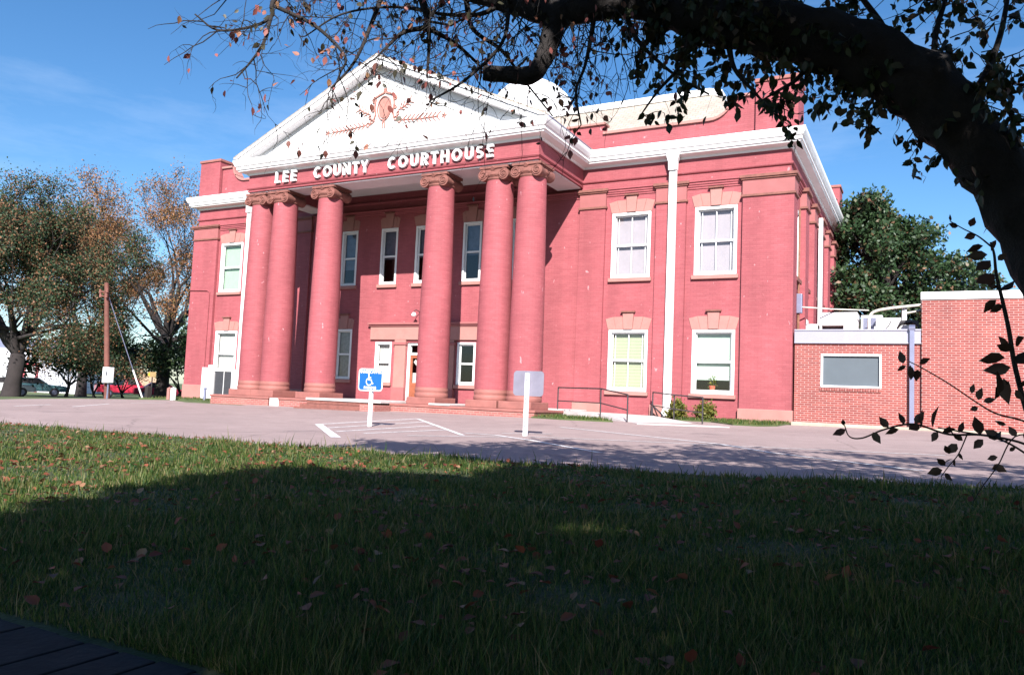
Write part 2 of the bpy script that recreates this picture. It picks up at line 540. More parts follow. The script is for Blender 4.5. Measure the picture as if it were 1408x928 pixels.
M['shoot'] = leaf_mat('shoot_leaves', [(0, (.035,.022,.014)), (1, (.085,.04,.03))], .45, .1)
M['oak'] = leaf_mat('brown_green_leaves', [(0, (.020,.050,.026)), (.60, (.050,.085,.036)), (.70, (.13,.075,.035)), (.9, (.21,.10,.055)), (1, (.28,.14,.075))], .6, .2)
M['elm'] = leaf_mat('russet_leaves', [(0, (.05,.07,.025)), (.2, (.10,.08,.035)), (.35, (.25,.115,.05)), (.8, (.36,.165,.075)), (1, (.44,.25,.11))], .6, .25)
M['dkgreen'] = leaf_mat('dark_green_leaves', [(0, (.014,.032,.012)), (.7, (.028,.055,.02)), (1, (.06,.075,.03))], .5, .15)
M['magnolia'] = leaf_mat('glossy_leaves', [(0, (.012,.030,.010)), (.6, (.022,.050,.016)), (.90, (.04,.066,.024)), (.955, (.12,.065,.035)), (1, (.17,.09,.055))], .5, .05)
M['shrub'] = leaf_mat('shrub_leaves', [(0, (.07,.09,.015)), (.6, (.15,.16,.03)), (1, (.24,.20,.05))], .5, .3)

# ================================================================== SETTING
def sheet(name, poly, h, mat, thick=0):
    bm = bmesh.new()
    f = bm.faces.new([bm.verts.new((x, y, 0)) for x, y in poly])
    for co, no in (((-40,0,0),(1,0,0)), ((-37,0,0),(1,0,0)), ((-12,0,0),(1,0,0)), ((25,0,0),(1,0,0)), ((0,-40,0),(0,1,0)), ((0,0,0),(0,1,0))):
        bmesh.ops.bisect_plane(bm, geom=bm.verts[:]+bm.edges[:]+bm.faces[:], plane_co=co, plane_no=no)
    if thick:
        top = bm.faces[:]
        r = bmesh.ops.extrude_face_region(bm, geom=top)
        up = [e for e in r['geom'] if isinstance(e, bmesh.types.BMVert)]
        for v in bm.verts: v.co.z = G(v.co.x, v.co.y) + h - thick
        for v in up: v.co.z += thick
        bmesh.ops.recalc_face_normals(bm, faces=bm.faces)
    else:
        for v in bm.verts: v.co.z = G(v.co.x, v.co.y) + h
        for f in bm.faces:
            if f.normal.z < 0: f.normal_flip()
        bm.normal_update()
        for f in bm.faces:
            if f.normal.z < 0: f.normal_flip()
    me = bpy.data.meshes.new(name); bm.to_mesh(me); bm.free()
    o = link_mesh(name, me, mat)
    return tag(o, kind='structure')

sheet('ground', [(-900,-900),(900,-900),(900,900),(-900,900)], 0, M['farlawn'])
LAWN_EDGE = [(-30,-17.9),(3.5,-17.92),(7.11,-17.86),(10.18,-17.96),(11.78,-17.9),(13.3,-17.87),(14.52,-17.77),(15.63,-17.6),(16.93,-17.25),(18.22,-16.64),(20,-15.4),(24,-12),(34,-3)]
far_edge = [on_ground(u, v)[:2] for u, v in ((-160,550),(0,549.5),(100,548.3))] + [far(150, 36.5)[:2], far(192, 35.5)[:2]] + [on_ground(u, v)[:2] for u, v in ((235,550.5),(255,553.5),(330,557.5))]
lot = [tuple(p) for p in far_edge] + [(-6.6,-1.0),(34,-1.0)] + [(34,-3),(24,-12.2),(20,-15.8),(18.2,-17.0),(15,-18.1),(3,-18.3),(-30,-18.3)]
sheet('parking_lot', lot, .012, M['asphalt'])
lawn_o = sheet('lawn', LAWN_EDGE + [(34,-60),(-30,-60)], .03, M['lawn'])

# painted lines on the lot
lines = MB()
def pline(px, w=.10):
    pts = [on_ground(u, v, .017) for u, v in px]
    for a, b in zip(pts[:-1], pts[1:]):
        d = (b-a)[:2]; L = np.linalg.norm(d); d /= L; n = np.array([-d[1], d[0]])*w/2
        k = max(1, int(L/1.0))
        for i in range(k):
            p = a[:2]+(b-a)[:2]*i/k; q = a[:2]+(b-a)[:2]*(i+1)/k
            zp = G(*p)+.017; zq = G(*q)+.017
            lines.add([(p[0]-n[0],p[1]-n[1],zp),(q[0]-n[0],q[1]-n[1],zq),(q[0]+n[0],q[1]+n[1],zq),(p[0]+n[0],p[1]+n[1],zp)], [(0,1,2,3)])
pline([(771,587),(992,610.5),(1060,622),(1269,647)], .11)
pline([(726,600),(819,604),(900,607.5),(992,612),(1060,615),(1300,626)], .09)
pline([(640,595),(682,598),(730,605),(825,622)], .10)
pline([(438,583),(462,601)], .16)
pline([(438,583),(574,575.5)], .10)
pline([(574,575.5),(636,598)], .10)
for a, b in (((450,588),(588,579.5)),((462,593),(603,584.5)),((500,595.5),(618,590.5)),((560,598.5),(700,600.5)),((690,595.5),(759,596.2)),((194,603),(232,602.5)),((100,559),(150,555)),((20,558),(70,556)),((180,553.8),(228,553.4))):
    pline([a, b], .08)
tag(lines.build('painted_lines', M['line']), kind='structure')

def strip(name, px, h, mat, thick):
    return sheet(name, [tuple(on_ground(u, v)[:2]) if v > 5 else (u, v) for u, v in px], h, mat, thick)
GRASS_STRIPS = [
    [(-14.6,-.1),(-14.6,-1.8),(-12,-2.2),(-9,-3.2),(-7.0,-4.2),(-6.85,-.1)],
    [(6.95,-2.6),(6.95,-4.6),(8.1,-5.0),(9.7,-5.0),(9.0,-4.0),(7.6,-3.1)],
    [(12.0,-.1),(11.6,-1.6),(12.6,-3.2),(13.3,-3.3),(13.7,-2.6),(13.75,-.1)],
    [(9.6,-.1),(10.5,-1.4),(11.6,-1.6),(12.0,-.1)],
]
for i, s_ in enumerate(GRASS_STRIPS):
    sheet('grass_strip', s_, .05, M['farlawn'], .06)

# ramp of pale concrete from the portico down to the lot
ramp_mb = MB()
Lp = [(6.75,-2.15,.17),(8.7,-3.3,.13),(9.95,-4.35,-.02),(10.6,-5.6,None)]
Rp = [(6.75,-.45,.17),(9.45,-.45,.13),(11.75,-3.3,.0),(12.9,-5.0,None)]
for i in range(3):
    a, b, c, d = Lp[i], Lp[i+1], Rp[i+1], Rp[i]
    q = [(p[0], p[1], p[2] if p[2] is not None else G(p[0],p[1])+.03) for p in (a, b, c, d)]
    lo = [(x, y, -.5) for x, y, z in q]
    ramp_mb.add(q+lo, [(0,1,2,3),(0,4,5,1),(1,5,6,2),(2,6,7,3),(3,7,4,0)])
tag(ramp_mb.build('walkway', M['floorc']), kind='structure')

# boardwalk whose end shows at the corner of the lawn
bw_ = MB(); rng = random.Random(4)
x = 11.2
while x < 16.6:
    e = -24.06 + rng.uniform(-.012, .012)
    z0 = G(x, -24.5)
    h = .045 + rng.uniform(-.004, .004)
    bw_.box(x, x+.148, -29, e, z0-.12, z0+h)
    x += .156
tag(bw_.build('boardwalk', M['deck'], bevel=.006), kind='structure')

# ================================================================== COURTHOUSE
W = 13.6
CH = empty('courthouse', (0, 0, 0), 'red painted brick courthouse with six tall columns and a white pediment', 'courthouse')

def wall_holes(mb, x0, x1, z0, z1, y, holes, depth=.16, axis='y'):
    """flat wall with rectangular openings and their reveals; axis 'x' runs along y at x = y argument, facing +x"""
    xs = sorted({x0, x1, *[h[0] for h in holes], *[h[1] for h in holes]})
    zs = sorted({z0, z1, *[h[2] for h in holes], *[h[3] for h in holes]})
    def P(a, z, d=0): return (a, y+d, z) if axis == 'y' else (y-d, a, z)
    for i in range(len(xs)-1):
        for j in range(len(zs)-1):
            cx, cz = (xs[i]+xs[i+1])/2, (zs[j]+zs[j+1])/2
            if any(h[0] < cx < h[1] and h[2] < cz < h[3] for h in holes): continue
            mb.quad(P(xs[i],zs[j]), P(xs[i+1],zs[j]), P(xs[i+1],zs[j+1]), P(xs[i],zs[j+1]))
    for a, b, c, d in holes:
        mb.quad(P(a,c), P(a,d), P(a,d,depth), P(a,c,depth)); mb.quad(P(b,d), P(b,c), P(b,c,depth), P(b,d,depth))
        mb.quad(P(b,c), P(a,c), P(a,c,depth), P(b,c,depth)); mb.quad(P(a,d), P(b,d), P(b,d,depth), P(a,d,depth))

ZU = (4.86, 7.17); ZL = (.92, 3.04); ZPU = (4.94, 7.28)
wins = []   # (cx, w, z0, z1, kind, lintel)
for sx in (1, -1):
    wins += [(sx*8.29, 1.42, *ZU, 'lilac' if sx > 0 else 'cream', True), (sx*11.235, 1.40, *ZU, 'lilac' if sx > 0 else 'green', True)]
    wins += [(sx*8.29, 1.42, *ZL, 'slats' if sx > 0 else 'cream', True), (sx*11.235, 1.40, *ZL, 'halfgreen' if sx > 0 else 'white', True)]
for cx, w in ((-4.23,.84),(-2.155,.84),(-.16,1.36),(1.83,.84),(3.92,.84)):
    wins.append((cx, w, *ZPU, 'dark', True))
wins += [(-4.26,.84,1.0,3.1,'darkcurtain',True),(3.95,.84,.94,2.57,'slats',False),(-2.17,.82,.93,2.57,'cream_half',False),(1.79,.82,.93,2.57,'open',False)]
holes = [(cx-w/2, cx+w/2, z0, z1) for cx, w, z0, z1, k, l in wins] + [(-1.0,.72,.24,2.55)]

mb = MB()
wall_holes(mb, -W, W, -.5, 9.3, 0, holes)
side_w = [(1.32+2.31*k, .95) for k in range(6)]
sholes = [(c-w/2, c+w/2, *ZU) for c, w in side_w] + [(c-w/2, c+w/2, 3.2, 4.0) for c, w in side_w[:0]]
wall_holes(mb, 0, 15.5, -.5, 9.3, W, sholes, axis='x')
mb.quad((-W,15.5,-.5),(-W,0,-.5),(-W,0,9.3),(-W,15.5,9.3)); mb.quad((W,15.5,-.5),(-W,15.5,-.5),(-W,15.5,9.3),(W,15.5,9.3))
mb.build('wall', M['paint'], CH)

mb = MB()   # floors and a dark wall added inside to stop light passing through
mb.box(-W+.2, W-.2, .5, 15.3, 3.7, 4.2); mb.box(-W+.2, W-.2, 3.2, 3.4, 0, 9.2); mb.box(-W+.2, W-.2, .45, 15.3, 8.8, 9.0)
mb.build('inner_light_block', M['dark'], CH)

# string courses
mb = MB()
path = [(-W,15.5),(-W,0),(W,0),(W,15.5)]
mb.sweep(path, [(0,7.80),(.03,7.80),(.03,7.86),(.06,7.87),(.06,7.93),(.09,7.94),(.09,8.00),(.13,8.02),(.13,8.06),(0,8.08)])
mb.sweep(path, [(0,8.33),(.05,8.35),(.07,8.38),(.07,8.43),(0,8.46)])
mb.build('string_course', M['paint'], CH)

# pilasters with capitals and plinths
def pilaster(x0, x1, y0, y1, out):
    """a brick strip on the front (box grows towards -y by out) or wrapped round a corner"""
    b = MB(); b.box(x0, x1, y0, y1, .5, 7.42)
    p = b.build('pilaster', M['paint'], CH)
    c = MB(); e = .03
    c.box(x0-.012, x1+.012, y0-.012, y1, 7.42, 7.98)
    c.build('capital', M['capstone'], p)
    c = MB()
    c.box(x0-.05, x1+.05, y0-.05, y1, 7.36, 7.44); c.box(x0-.06, x1+.06, y0-.06, y1, 7.92, 7.97); c.box(x0-.10, x1+.10, y0-.10, y1, 7.973, 8.07)
    c.build('capital_moulding', M['terradark'], p, bevel=.012)
    c = MB(); c.box(x0-.04, x1+.04, y0-.04, y1, -.5, .5); c.build('plinth', M['lintel'], p, bevel=.015)
for sx in (1, -1):
    for a, b, o in ((6.36,7.34,.10),(9.2,10.24,.10)):
        x0, x1 = sorted((sx*a, sx*b)); pilaster(x0, x1, -o, .02, o)
    x0, x1 = sorted((sx*12.12, sx*13.72)); pilaster(x0, x1, -.13, .66, .13)
for k in range(6):
    c = 2.47 + 2.31*k
    b = MB(); b.box(W-.05, W+.2, c-.42, c+.42, .2, 7.42); p = b.build('pilaster', M['paint'], CH)
    d = MB(); d.box(W-.05, W+.215, c-.435, c+.435, 7.42, 7.98); d.build('capital', M['capstone'], p)
    d = MB(); d.box(W-.05, W+.26, c-.48, c+.48, 7.36, 7.44); d.box(W-.05, W+.30, c-.52, c+.52, 7.94, 8.07); d.build('capital_moulding', M['terradark'], p, bevel=.012)

# windows -----------------------------------------------------------
BL = {
 'lilac': plain('lilac_blind', (.36,.31,.335), .6, .06, 3), 'cream': plain('cream_curtain', (.42,.40,.25), .8, .1, 4),
 'green': plain('pale_green_shade', (.33,.47,.33), .7, .05, 3), 'white': plain('white_shade', (.5,.48,.46), .7, .05, 3),
 'slats': slat_mat('slatted_blind', (.36,.385,.25), (.25,.27,.17), .055), 'halfgreen': plain('mint_shade', (.42,.51,.42), .7, .04, 3),
 'reflcurtain': plain('sky_reflection_curtain', (.10,.115,.16), .8, .25, 5),  # dark curtain; its bluish grey stands in for sky mirrored in the glass
 'darkcurtain': plain('grey_curtain', (.22,.2,.21), .9, .25, 9),
}
def window(cx, w, z0, z1, kind, lintel, y=0, parent=CH):
    f = MB(); x0, x1 = cx-w/2, cx+w/2; b = .10 if w > 1 else .085
    f.box(x0, x0+b, y-.02, y+.14, z0, z1); f.box(x1-b, x1, y-.02, y+.14, z0, z1)
    f.box(x0+b, x1-b, y-.02, y+.14, z1-b, z1); f.box(x0+b, x1-b, y-.02, y+.14, z0, z0+b*.9)
    zm = (z0+z1)/2
    fr = f.build('window', M['frame'], parent, bevel=.008)
    s = MB(); g = .045
    s.box(x0+b, x1-b, y+.05, y+.11, zm-.035, zm+.035)
    s.box(x0+b, x0+b+g, y+.07, y+.11, z0+b*.9, z1-b); s.box(x1-b-g, x1-b, y+.07, y+.11, z0+b*.9, z1-b)
    s.box(x0+b+g, x1-b-g, y+.07, y+.11, z1-b-g, z1-b); s.box(x0+b+g, x1-b-g, y+.07, y+.11, z0+b*.9, z0+b*.9+g)
    if kind in ('lilac', 'slats', 'cream') and w > 1:
        s.box(cx-.016, cx+.016, y+.085, y+.11, z0+b+g, zm-.035); s.box(cx-.016, cx+.016, y+.085, y+.11, zm+.035, z1-b-g)
        for q in (x0+b+g+.075, x1-b-g-.075):
            s.box(q-.014, q+.014, y+.112, y+.125, z0+b+g, z1-b-g)
    s.build('sash', M['frame'], fr)
    gl = MB(); gl.quad((x0+b,y+.095,z0+b*.9),(x1-b,y+.095,z0+b*.9),(x1-b,y+.095,z1-b),(x0+b,y+.095,z1-b))
    gl.build('pane', M['glass'], fr)
    bl = {'lilac': ('lilac', 0), 'cream': ('cream', 0), 'green': ('green', 0), 'white': ('white', 0), 'slats': ('slats', 0), 'halfgreen': ('halfgreen', .22),
          'darkcurtain': ('darkcurtain', 0.0), 'dark': ('reflcurtain', .46 if cx > -3 else .3), 'cream_half': ('white', 0)}.get(kind)
    if bl:
        q = MB(); zb = z0 + (z1-z0)*bl[1]
        rg = random.Random(int(cx*100)); n = 24
        fold = 1.0 if kind in ('cream', 'cream_half', 'darkcurtain') else .12
        yy = [y+.19+fold*(.006*math.sin(i*1.3)+rg.uniform(-.003,.003)) for i in range(n+1)]
        for i in range(n):
            a = x0+.02+(w-.04)*i/n; c = x0+.02+(w-.04)*(i+1)/n
            q.quad((a,yy[i],zb),(c,yy[i+1],zb),(c,yy[i+1],z1-.02),(a,yy[i],z1-.02))
        q.build('blind', BL[bl[0]], fr, smooth=True)
    si = MB(); si.box(x0-.07, x1+.07, y-.10, y+.02, z0-.14, z0-.005); si.build('sill', M['lintel'], fr, bevel=.012)
    if lintel:
        h = .44; t = .13 if w > 1 else .08
        hh = z1 + .012
        kb, kt = .16, .20
        for sg in (-1, 1):
            l = MB()
            edges_b = [kb, (w/2+kb)/2, w/2+.03]; edges_t = [kt, (w/2+t+kt)/2+.02, w/2+t]
            for i in range(2):
                p = [(cx+sg*(edges_b[i]+.004),hh),(cx+sg*(edges_b[i+1]-.004),hh),(cx+sg*(edges_t[i+1]-.004),hh+h-(.07 if i else 0.0)),(cx+sg*(edges_t[i]+.004),hh+h)]
                if sg < 0: p = p[::-1]
                l.prism_y(p, y-.022-.006*(1-i), y+.01)
            l.build('lintel', M['lintel'], fr)
        k = MB(); k.prism_y([(cx-kb,hh+.001),(cx+kb,hh+.001),(cx+kt,hh+h+.14),(cx-kt,hh+h+.14)], y-.07, y+.01)
        k.build('keystone', M['lintel'], fr, bevel=.008)
        k = MB(); k.box(cx-kt-.05, cx+kt+.05, y-.13, y+.01, hh+h+.142, hh+h+.20); k.build('keystone_cap', M['terradark'], fr, bevel=.01)
    return fr
for wdw in wins: window(*wdw)
for c, w in side_w:
    f = MB(); z0, z1 = ZU; b = .1
    f.box(W-.14, W+.03, c-w/2, c-w/2+b, z0, z1); f.box(W-.14, W+.03, c+w/2-b, c+w/2, z0, z1)
    f.box(W-.14, W+.03, c-w/2+b, c+w/2-b, z1-b, z1); f.box(W-.14, W+.03, c-w/2+b, c+w/2-b, z0, z0+b); f.box(W-.1, W-.05, c-w/2+b, c+w/2-b, 5.98, 6.05)
    fr = f.build('window', M['frame'], CH)
    g = MB(); g.quad((W-.09,c-w/2+b,z0+b),(W-.09,c+w/2-b,z0+b),(W-.09,c+w/2-b,z1-b),(W-.09,c-w/2+b,z1-b)); g.build('pane', M['glass'], fr)
    g = MB(); g.quad((W-.18,c-w/2,z0),(W-.18,c+w/2,z0),(W-.18,c+w/2,z1),(W-.18,c-w/2,z1)); g.build('blind', BL['white'], fr)
    g = MB(); g.box(W-.02, W+.12, c-w/2-.06, c+w/2+.06, z0-.14, z0-.005); g.build('sill', M['terradark'], fr, bevel=.01)

# cornice with gutter, running round the block and the portico ------
mb = MB()
PX, PY = 6.41, -3.72
cpath = [(-W,15.5),(-W,0),(-PX,0),(-PX,PY),(PX,PY),(PX,0),(W,0),(W,15.5)]
mb.sweep(cpath, [(-.02,8.86),(.05,8.86),(.07,8.93),(.30,8.98),(.33,9.04),(.36,9.045),(.36,9.14),(.40,9.17),(.45,9.27),(.47,9.33),(.47,9.42),(.43,9.43),(-.02,9.46)])
mb.build('cornice', M['white'], CH)
mb = MB()   # gutter edge strip of bare metal along the portico's return
mb.box(PX+.40, PX+.475, PY-.30, -.50, 9.425, 9.47); mb.build('gutter_edge', M['galv'], CH)

# parapet --------------------------------------------------------------
def arc(cx, cz, r, a0, a1, n=8):
    return [(cx+r*math.cos(R(a0+(a1-a0)*i/n)), cz+r*math.sin(R(a0+(a1-a0)*i/n))) for i in range(n+1)]
for sx in (1, -1):
    prof = [(5.6,9.44),(12.42,9.44),(12.42,10.85),(11.75,10.85)] + arc(10.9, 10.98, .82, -5, -90, 7) + [(7.08,10.16),(7.08,10.53),(5.6,10.53)]
    if sx < 0: prof = [(-x_, z_) for x_, z_ in prof][::-1]
    p = MB(); p.prism_y(prof, .18, .50); pp = p.build('parapet', M['paint'], CH)
    c = MB()
    line = [(12.44,10.855),(11.75,10.855)] + arc(10.9, 10.98, .82, -5, -90, 7) + [(7.06,10.165)]
    for a, b in zip(line[:-1], line[1:]):
        q = [(a[0],a[1]),(b[0],b[1]),(b[0],b[1]+.09),(a[0],a[1]+.09)]
        if abs(b[0]-a[0]) < .12: q = [(a[0],a[1]),(b[0],b[1]),(b[0]-.09,b[1]+.03),(a[0]-.09,a[1]+.03)]
        q = [(sx*u, w_) for u, w_ in q]
        if sx > 0: q = q[::-1]
        c.prism_y(q, .10, .56)
    c.box(*sorted((sx*5.6, sx*7.14)), .10, .56, 10.535, 10.61)
    c.build('coping', M['lintel'], pp)
    for y0 in (.02, 13.9):
        b = MB(); b.box(*sorted((sx*12.45, sx*13.78)), y0, y0+1.25, 9.44, 11.2); bb = b.build('parapet_pier', M['paint'], CH)
        c = MB(); c.box(*sorted((sx*12.40, sx*13.83)), y0-.05, y0+1.3, 11.203, 11.33); c.build('coping', M['terra'], bb, bevel=.02)
    b = MB(); b.box(*sorted((sx*13.3, sx*13.62)), 1.28, 13.88, 9.44, 10.1); b.build('parapet', M['paint'], CH)

# main roof, ridge cap and dome ------------------------------------------
mb = MB()
e0 = [(-11.9,.55,9.9),(11.9,.55,9.9),(12.6,1.3,9.9),(12.6,14.4,9.9),(-12.6,14.4,9.9),(-12.6,1.3,9.9)]
t0 = [(-10.0,4,12.65),(10.0,4,12.65),(10.25,4.4,12.65),(10.25,11.4,12.65),(-10.25,11.4,12.65),(-10.25,4.4,12.65)]
mb.add(e0+t0, [(0,1,7,6),(1,2,8,7),(2,3,9,8),(3,4,10,9),(4,5,11,10),(5,0,6,11),(6,7,8,9,10,11)])
rf = mb.build('roof', M['roof'], CH)
mb = MB(); mb.sweep([(-10.25,11.4),(-10.25,4.2),(-9.9,3.95),(9.9,3.95),(10.25,4.2),(10.25,11.4)], [(-.1,12.6),(.08,12.6),(.12,12.7),(.12,12.85),(-.1,12.9)])
mb.build('ridge_cap', M['white'], rf)
mb = MB(); mb.lathe([(2.55,12.5),(2.55,13.7),(2.85,13.8),(2.95,14.05),(2.6,14.25),(2.2,14.6),(2.1,14.95),(1.85,15.35),(1.35,15.85),(.7,16.2),(.05,16.3)], .1, 8, 12)
mb.build('dome', M['white'], CH)

# portico -----------------------------------------------------------------
EN = MB()
EN.box(-PX, PX, PY, PY+1.0, 8.19, 9.1); EN.box(PX-1.0, PX, PY+1.0, .0, 8.19, 9.1); EN.box(-PX, -PX+1.0, PY+1.0, .0, 8.19, 9.1)
ent = EN.build('entablature', M['paint'], CH)
mb = MB()
mb.sweep([(-PX,-.12),(-PX,PY),(PX,PY),(PX,-.12)], [(-.02,8.20),(.02,8.20),(.03,8.255),(-.02,8.265)])
mb.sweep([(-PX,-.12),(-PX,PY),(PX,PY),(PX,-.12)], [(-.02,8.28),(.03,8.29),(.06,8.335),(.06,8.36),(-.02,8.375)])
mb.build('architrave_moulding', M['paint'], ent)
mb = MB(); mb.box(-PX+.03, PX-.03, PY+.04, PY+.96, 8.15, 8.187); mb.box(PX-.96, PX-.04, PY+.964, -.14, 8.15, 8.187); mb.box(-PX+.04, -PX+.96, PY+.964, -.14, 8.15, 8.187)
mb.build('soffit', M['soffit'], ent)
mb = MB(); mb.box(-PX+1.0, PX-1.0, PY+1.0, -.02, 8.75, 8.85); mb.build('ceiling', M['soffit'], CH)

SL = .452; ZA = 12.55
def rake(d1, d2, y0, y1):
    b = MB(); zb = 9.45
    for sg in (1, -1):
        q = [(0,ZA-d2),(sg*(ZA-d2-zb)/SL,zb),(sg*(ZA-d1-zb)/SL,zb),(0,ZA-d1)]
        if sg < 0: q = q[::-1]
        b.prism_y(q, y0, y1)
    return b
PD = MB(); PD.prism_y([(-(ZA-.8-9.4)/SL,9.44),((ZA-.8-9.4)/SL,9.44),(0,ZA-.78)], -3.74, -3.3)
ped = PD.build('pediment', M['stucco'], CH)
rk = MB()
for d1, d2, y0 in ((0,.10,-4.22),(.103,.30,-4.17),(.303,.60,-3.81),(.603,.68,-3.785),(.683,.80,-3.765)):
    t_ = rake(d1, d2, y0, -3.3); rk.add(t_.v, t_.f)
rk.build('raking_cornice', M['white'], ped, bevel=.012)
mb = MB()
for sg in (1, -1):
    x1 = (ZA-9.46)/SL
    q = [(0,ZA+.004),(sg*x1,9.464),(sg*x1,9.52),(0,ZA+.06)]
    if sg < 0: q = q[::-1]
    mb.prism_y(q, -4.22, 4.0)
mb.build('portico_roof', M['roof'], CH)

# relief ornament in the pediment
yo = -3.745
orn = MB()
def curl(cx, cz, r, a0, a1, w=.035, n=12, shrink=.3):
    pts = [(cx+r*(1-(1-shrink)*i/n)*math.cos(R(a0+(a1-a0)*i/n)), cz+r*(1-(1-shrink)*i/n)*math.sin(R(a0+(a1-a0)*i/n))) for i in range(n+1)]
    orn.ribbon_y(pts, w, yo-.04, yo)
CZ = 10.72
for sg in (1, -1):
    orn.ribbon_y([(.15+sg*.40,CZ+.32),(.15+sg*.43,CZ+.1),(.15+sg*.38,CZ-.2),(.15+sg*.46,CZ-.42)], .05, yo-.05, yo)
    curl(.15+sg*.47, CZ+.32, .09, 180 if sg > 0 else 0, 520 if sg < 0 else -340); curl(.15+sg*.52, CZ-.45, .1, 0, 400)
    curl(.15+sg*.50, CZ-.02, .07, 90, 450)
    orn.ribbon_y([(.15+sg*.02,CZ+.58),(.15+sg*.22,CZ+.52),(.15+sg*.42,CZ+.44)], .06, yo-.05, yo)
    curl(.15+sg*.45, CZ+.40, .07, 90, 400)
    # garland swags
    def stem(p0, p1, nleaf, w=.028):
        p0 = np.array(p0); p1 = np.array(p1)
        orn.ribbon_y([tuple(p0), tuple((p0+p1)/2+np.array([0,-.03])), tuple(p1)], w, yo-.035, yo)
        d = (p1-p0)/np.linalg.norm(p1-p0); nn = np.array([-d[1], d[0]])
        for i in range(nleaf):
            q = p0+(p1-p0)*(i+.5)/nleaf
            for s2 in (1, -1):
                orn.ribbon_y([tuple(q), tuple(q+d*.07+nn*s2*.06), tuple(q+d*.17+nn*s2*.16)], .026, yo-.03, yo)
    stem((.15+sg*.75,CZ-.52), (.15+sg*2.35,CZ-.60), 9)
    stem((.15+sg*.62,CZ-.15), (.15+sg*1.15,CZ+.12), 4)
    for k in range(5):
        a = 72*k; cx = .15+sg*2.58
        orn.ribbon_y([(cx,CZ-.60),(cx+.11*math.cos(R(a)),CZ-.60+.11*math.sin(R(a)))], .035, yo-.03, yo)
    curl(.15+sg*.70, CZ-.55, .11, 0, 420); curl(.15+sg*.62, CZ-.28, .08, 60, 400)
    orn.ribbon_y([(.15,CZ-.42),(.15+sg*.06,CZ-.58),(.15+sg*.05,CZ-.72)], .04, yo-.04, yo)
ring = [(.15+.30*math.cos(R(a)), CZ+.44*math.sin(R(a))*(1 if True else 1)) for a in range(0, 361, 15)]
orn.ribbon_y(ring, .035, yo-.05, yo)
orn.box(.08, .22, yo-.05, yo, CZ+.60, CZ+.72)
orn.build('relief_ornament', M['ornament'], ped)
mb = MB(); el = [(.15+.24*math.cos(R(a)), CZ+.37*math.copysign(abs(math.sin(R(a)))**.8, math.sin(R(a)))) for a in range(0, 360, 12)]
mb.prism_y(el, yo-.03, yo+.001); mb.build('medallion', M['ornament'], ped)

# letters -----------------------------------------------------------------
GL = {}
def arcp(cx, cz, rx, rz, a0, a1, n=14): return [(cx+rx*math.cos(R(a0+(a1-a0)*i/n)), cz+rz*math.sin(R(a0+(a1-a0)*i/n))) for i in range(n+1)]
t = .12
GL['L'] = (.55, [[(.11,1),(.11,0)],[(.0,.11),(.55,.11)]])
GL['E'] = (.58, [[(.11,1),(.11,0)],[(.11,.11),(.58,.11)],[(.11,.5),(.53,.5)],[(.11,.89),(.58,.89)]])
GL['C'] = (.78, [arcp(.44,.5,.33,.39,50,310,20)])
GL['O'] = (.90, [arcp(.45,.5,.34,.39,0,360,24)])
GL['U'] = (.74, [[(.11,1),(.11,.38)]+arcp(.37,.37,.26,.26,180,360,12)+[(.63,1)]])
GL['N'] = (.78, [[(.11,0),(.11,1)],[(.14,.93),(.64,.07)],[(.67,0),(.67,1)]])
GL['T'] = (.64, [[(.0,.89),(.64,.89)],[(.32,.85),(.32,0)]])
GL['Y'] = (.74, [[(.07,1),(.37,.47)],[(.67,1),(.37,.47)],[(.37,.5),(.37,0)]])
GL['R'] = (.66, [[(.11,1),(.11,0)],[(.11,.89),(.34,.89)]+arcp(.34,.67,.20,.22,90,-90,10)+[(.11,.45)],[(.32,.45),(.60,0)]])
GL['H'] = (.74, [[(.11,0),(.11,1)],[(.63,0),(.63,1)],[(.11,.5),(.63,.5)]])
GL['S'] = (.62, [arcp(.31,.69,.21,.21,35,270,14)+arcp(.31,.29,.22,.20,90,-145,14)])
def put_word(word, x0, x1, z0, h, y):
    tot = sum(GL[c][0] for c in word); gap = ((x1-x0)/h*1.0 - tot)/(len(word)-1)
    u = 0
    for c in word:
        wd, st = GL[c]
        b = MB()
        for i, p in enumerate(st):
            b.ribbon_y([(x0+(u+px_)*h, z0+pz_*h) for px_, pz_ in p], .18*h, y-.12-.0015*i, y-.03)
        b.build('letter', M['white'], ent)
        u += wd+gap
put_word('LEE', -4.88, -3.82, 8.40, .44, PY-.03)
put_word('COUNTY', -2.93, -.37, 8.40, .44, PY-.03)
put_word('COURTHOUSE', .50, 4.80, 8.40, .44, PY-.03)
mb = MB()
for a, b in ((-4.88,-3.82),(-2.93,-.37),(.50,4.80)):
    mb = MB(); x_ = a
    while x_ < b-.1:
        mb.box(x_+.02, x_+.32, PY-.05, PY, 8.376, 8.398); x_ += .43
    mb.build('letter_rail', M['capstone'], ent)

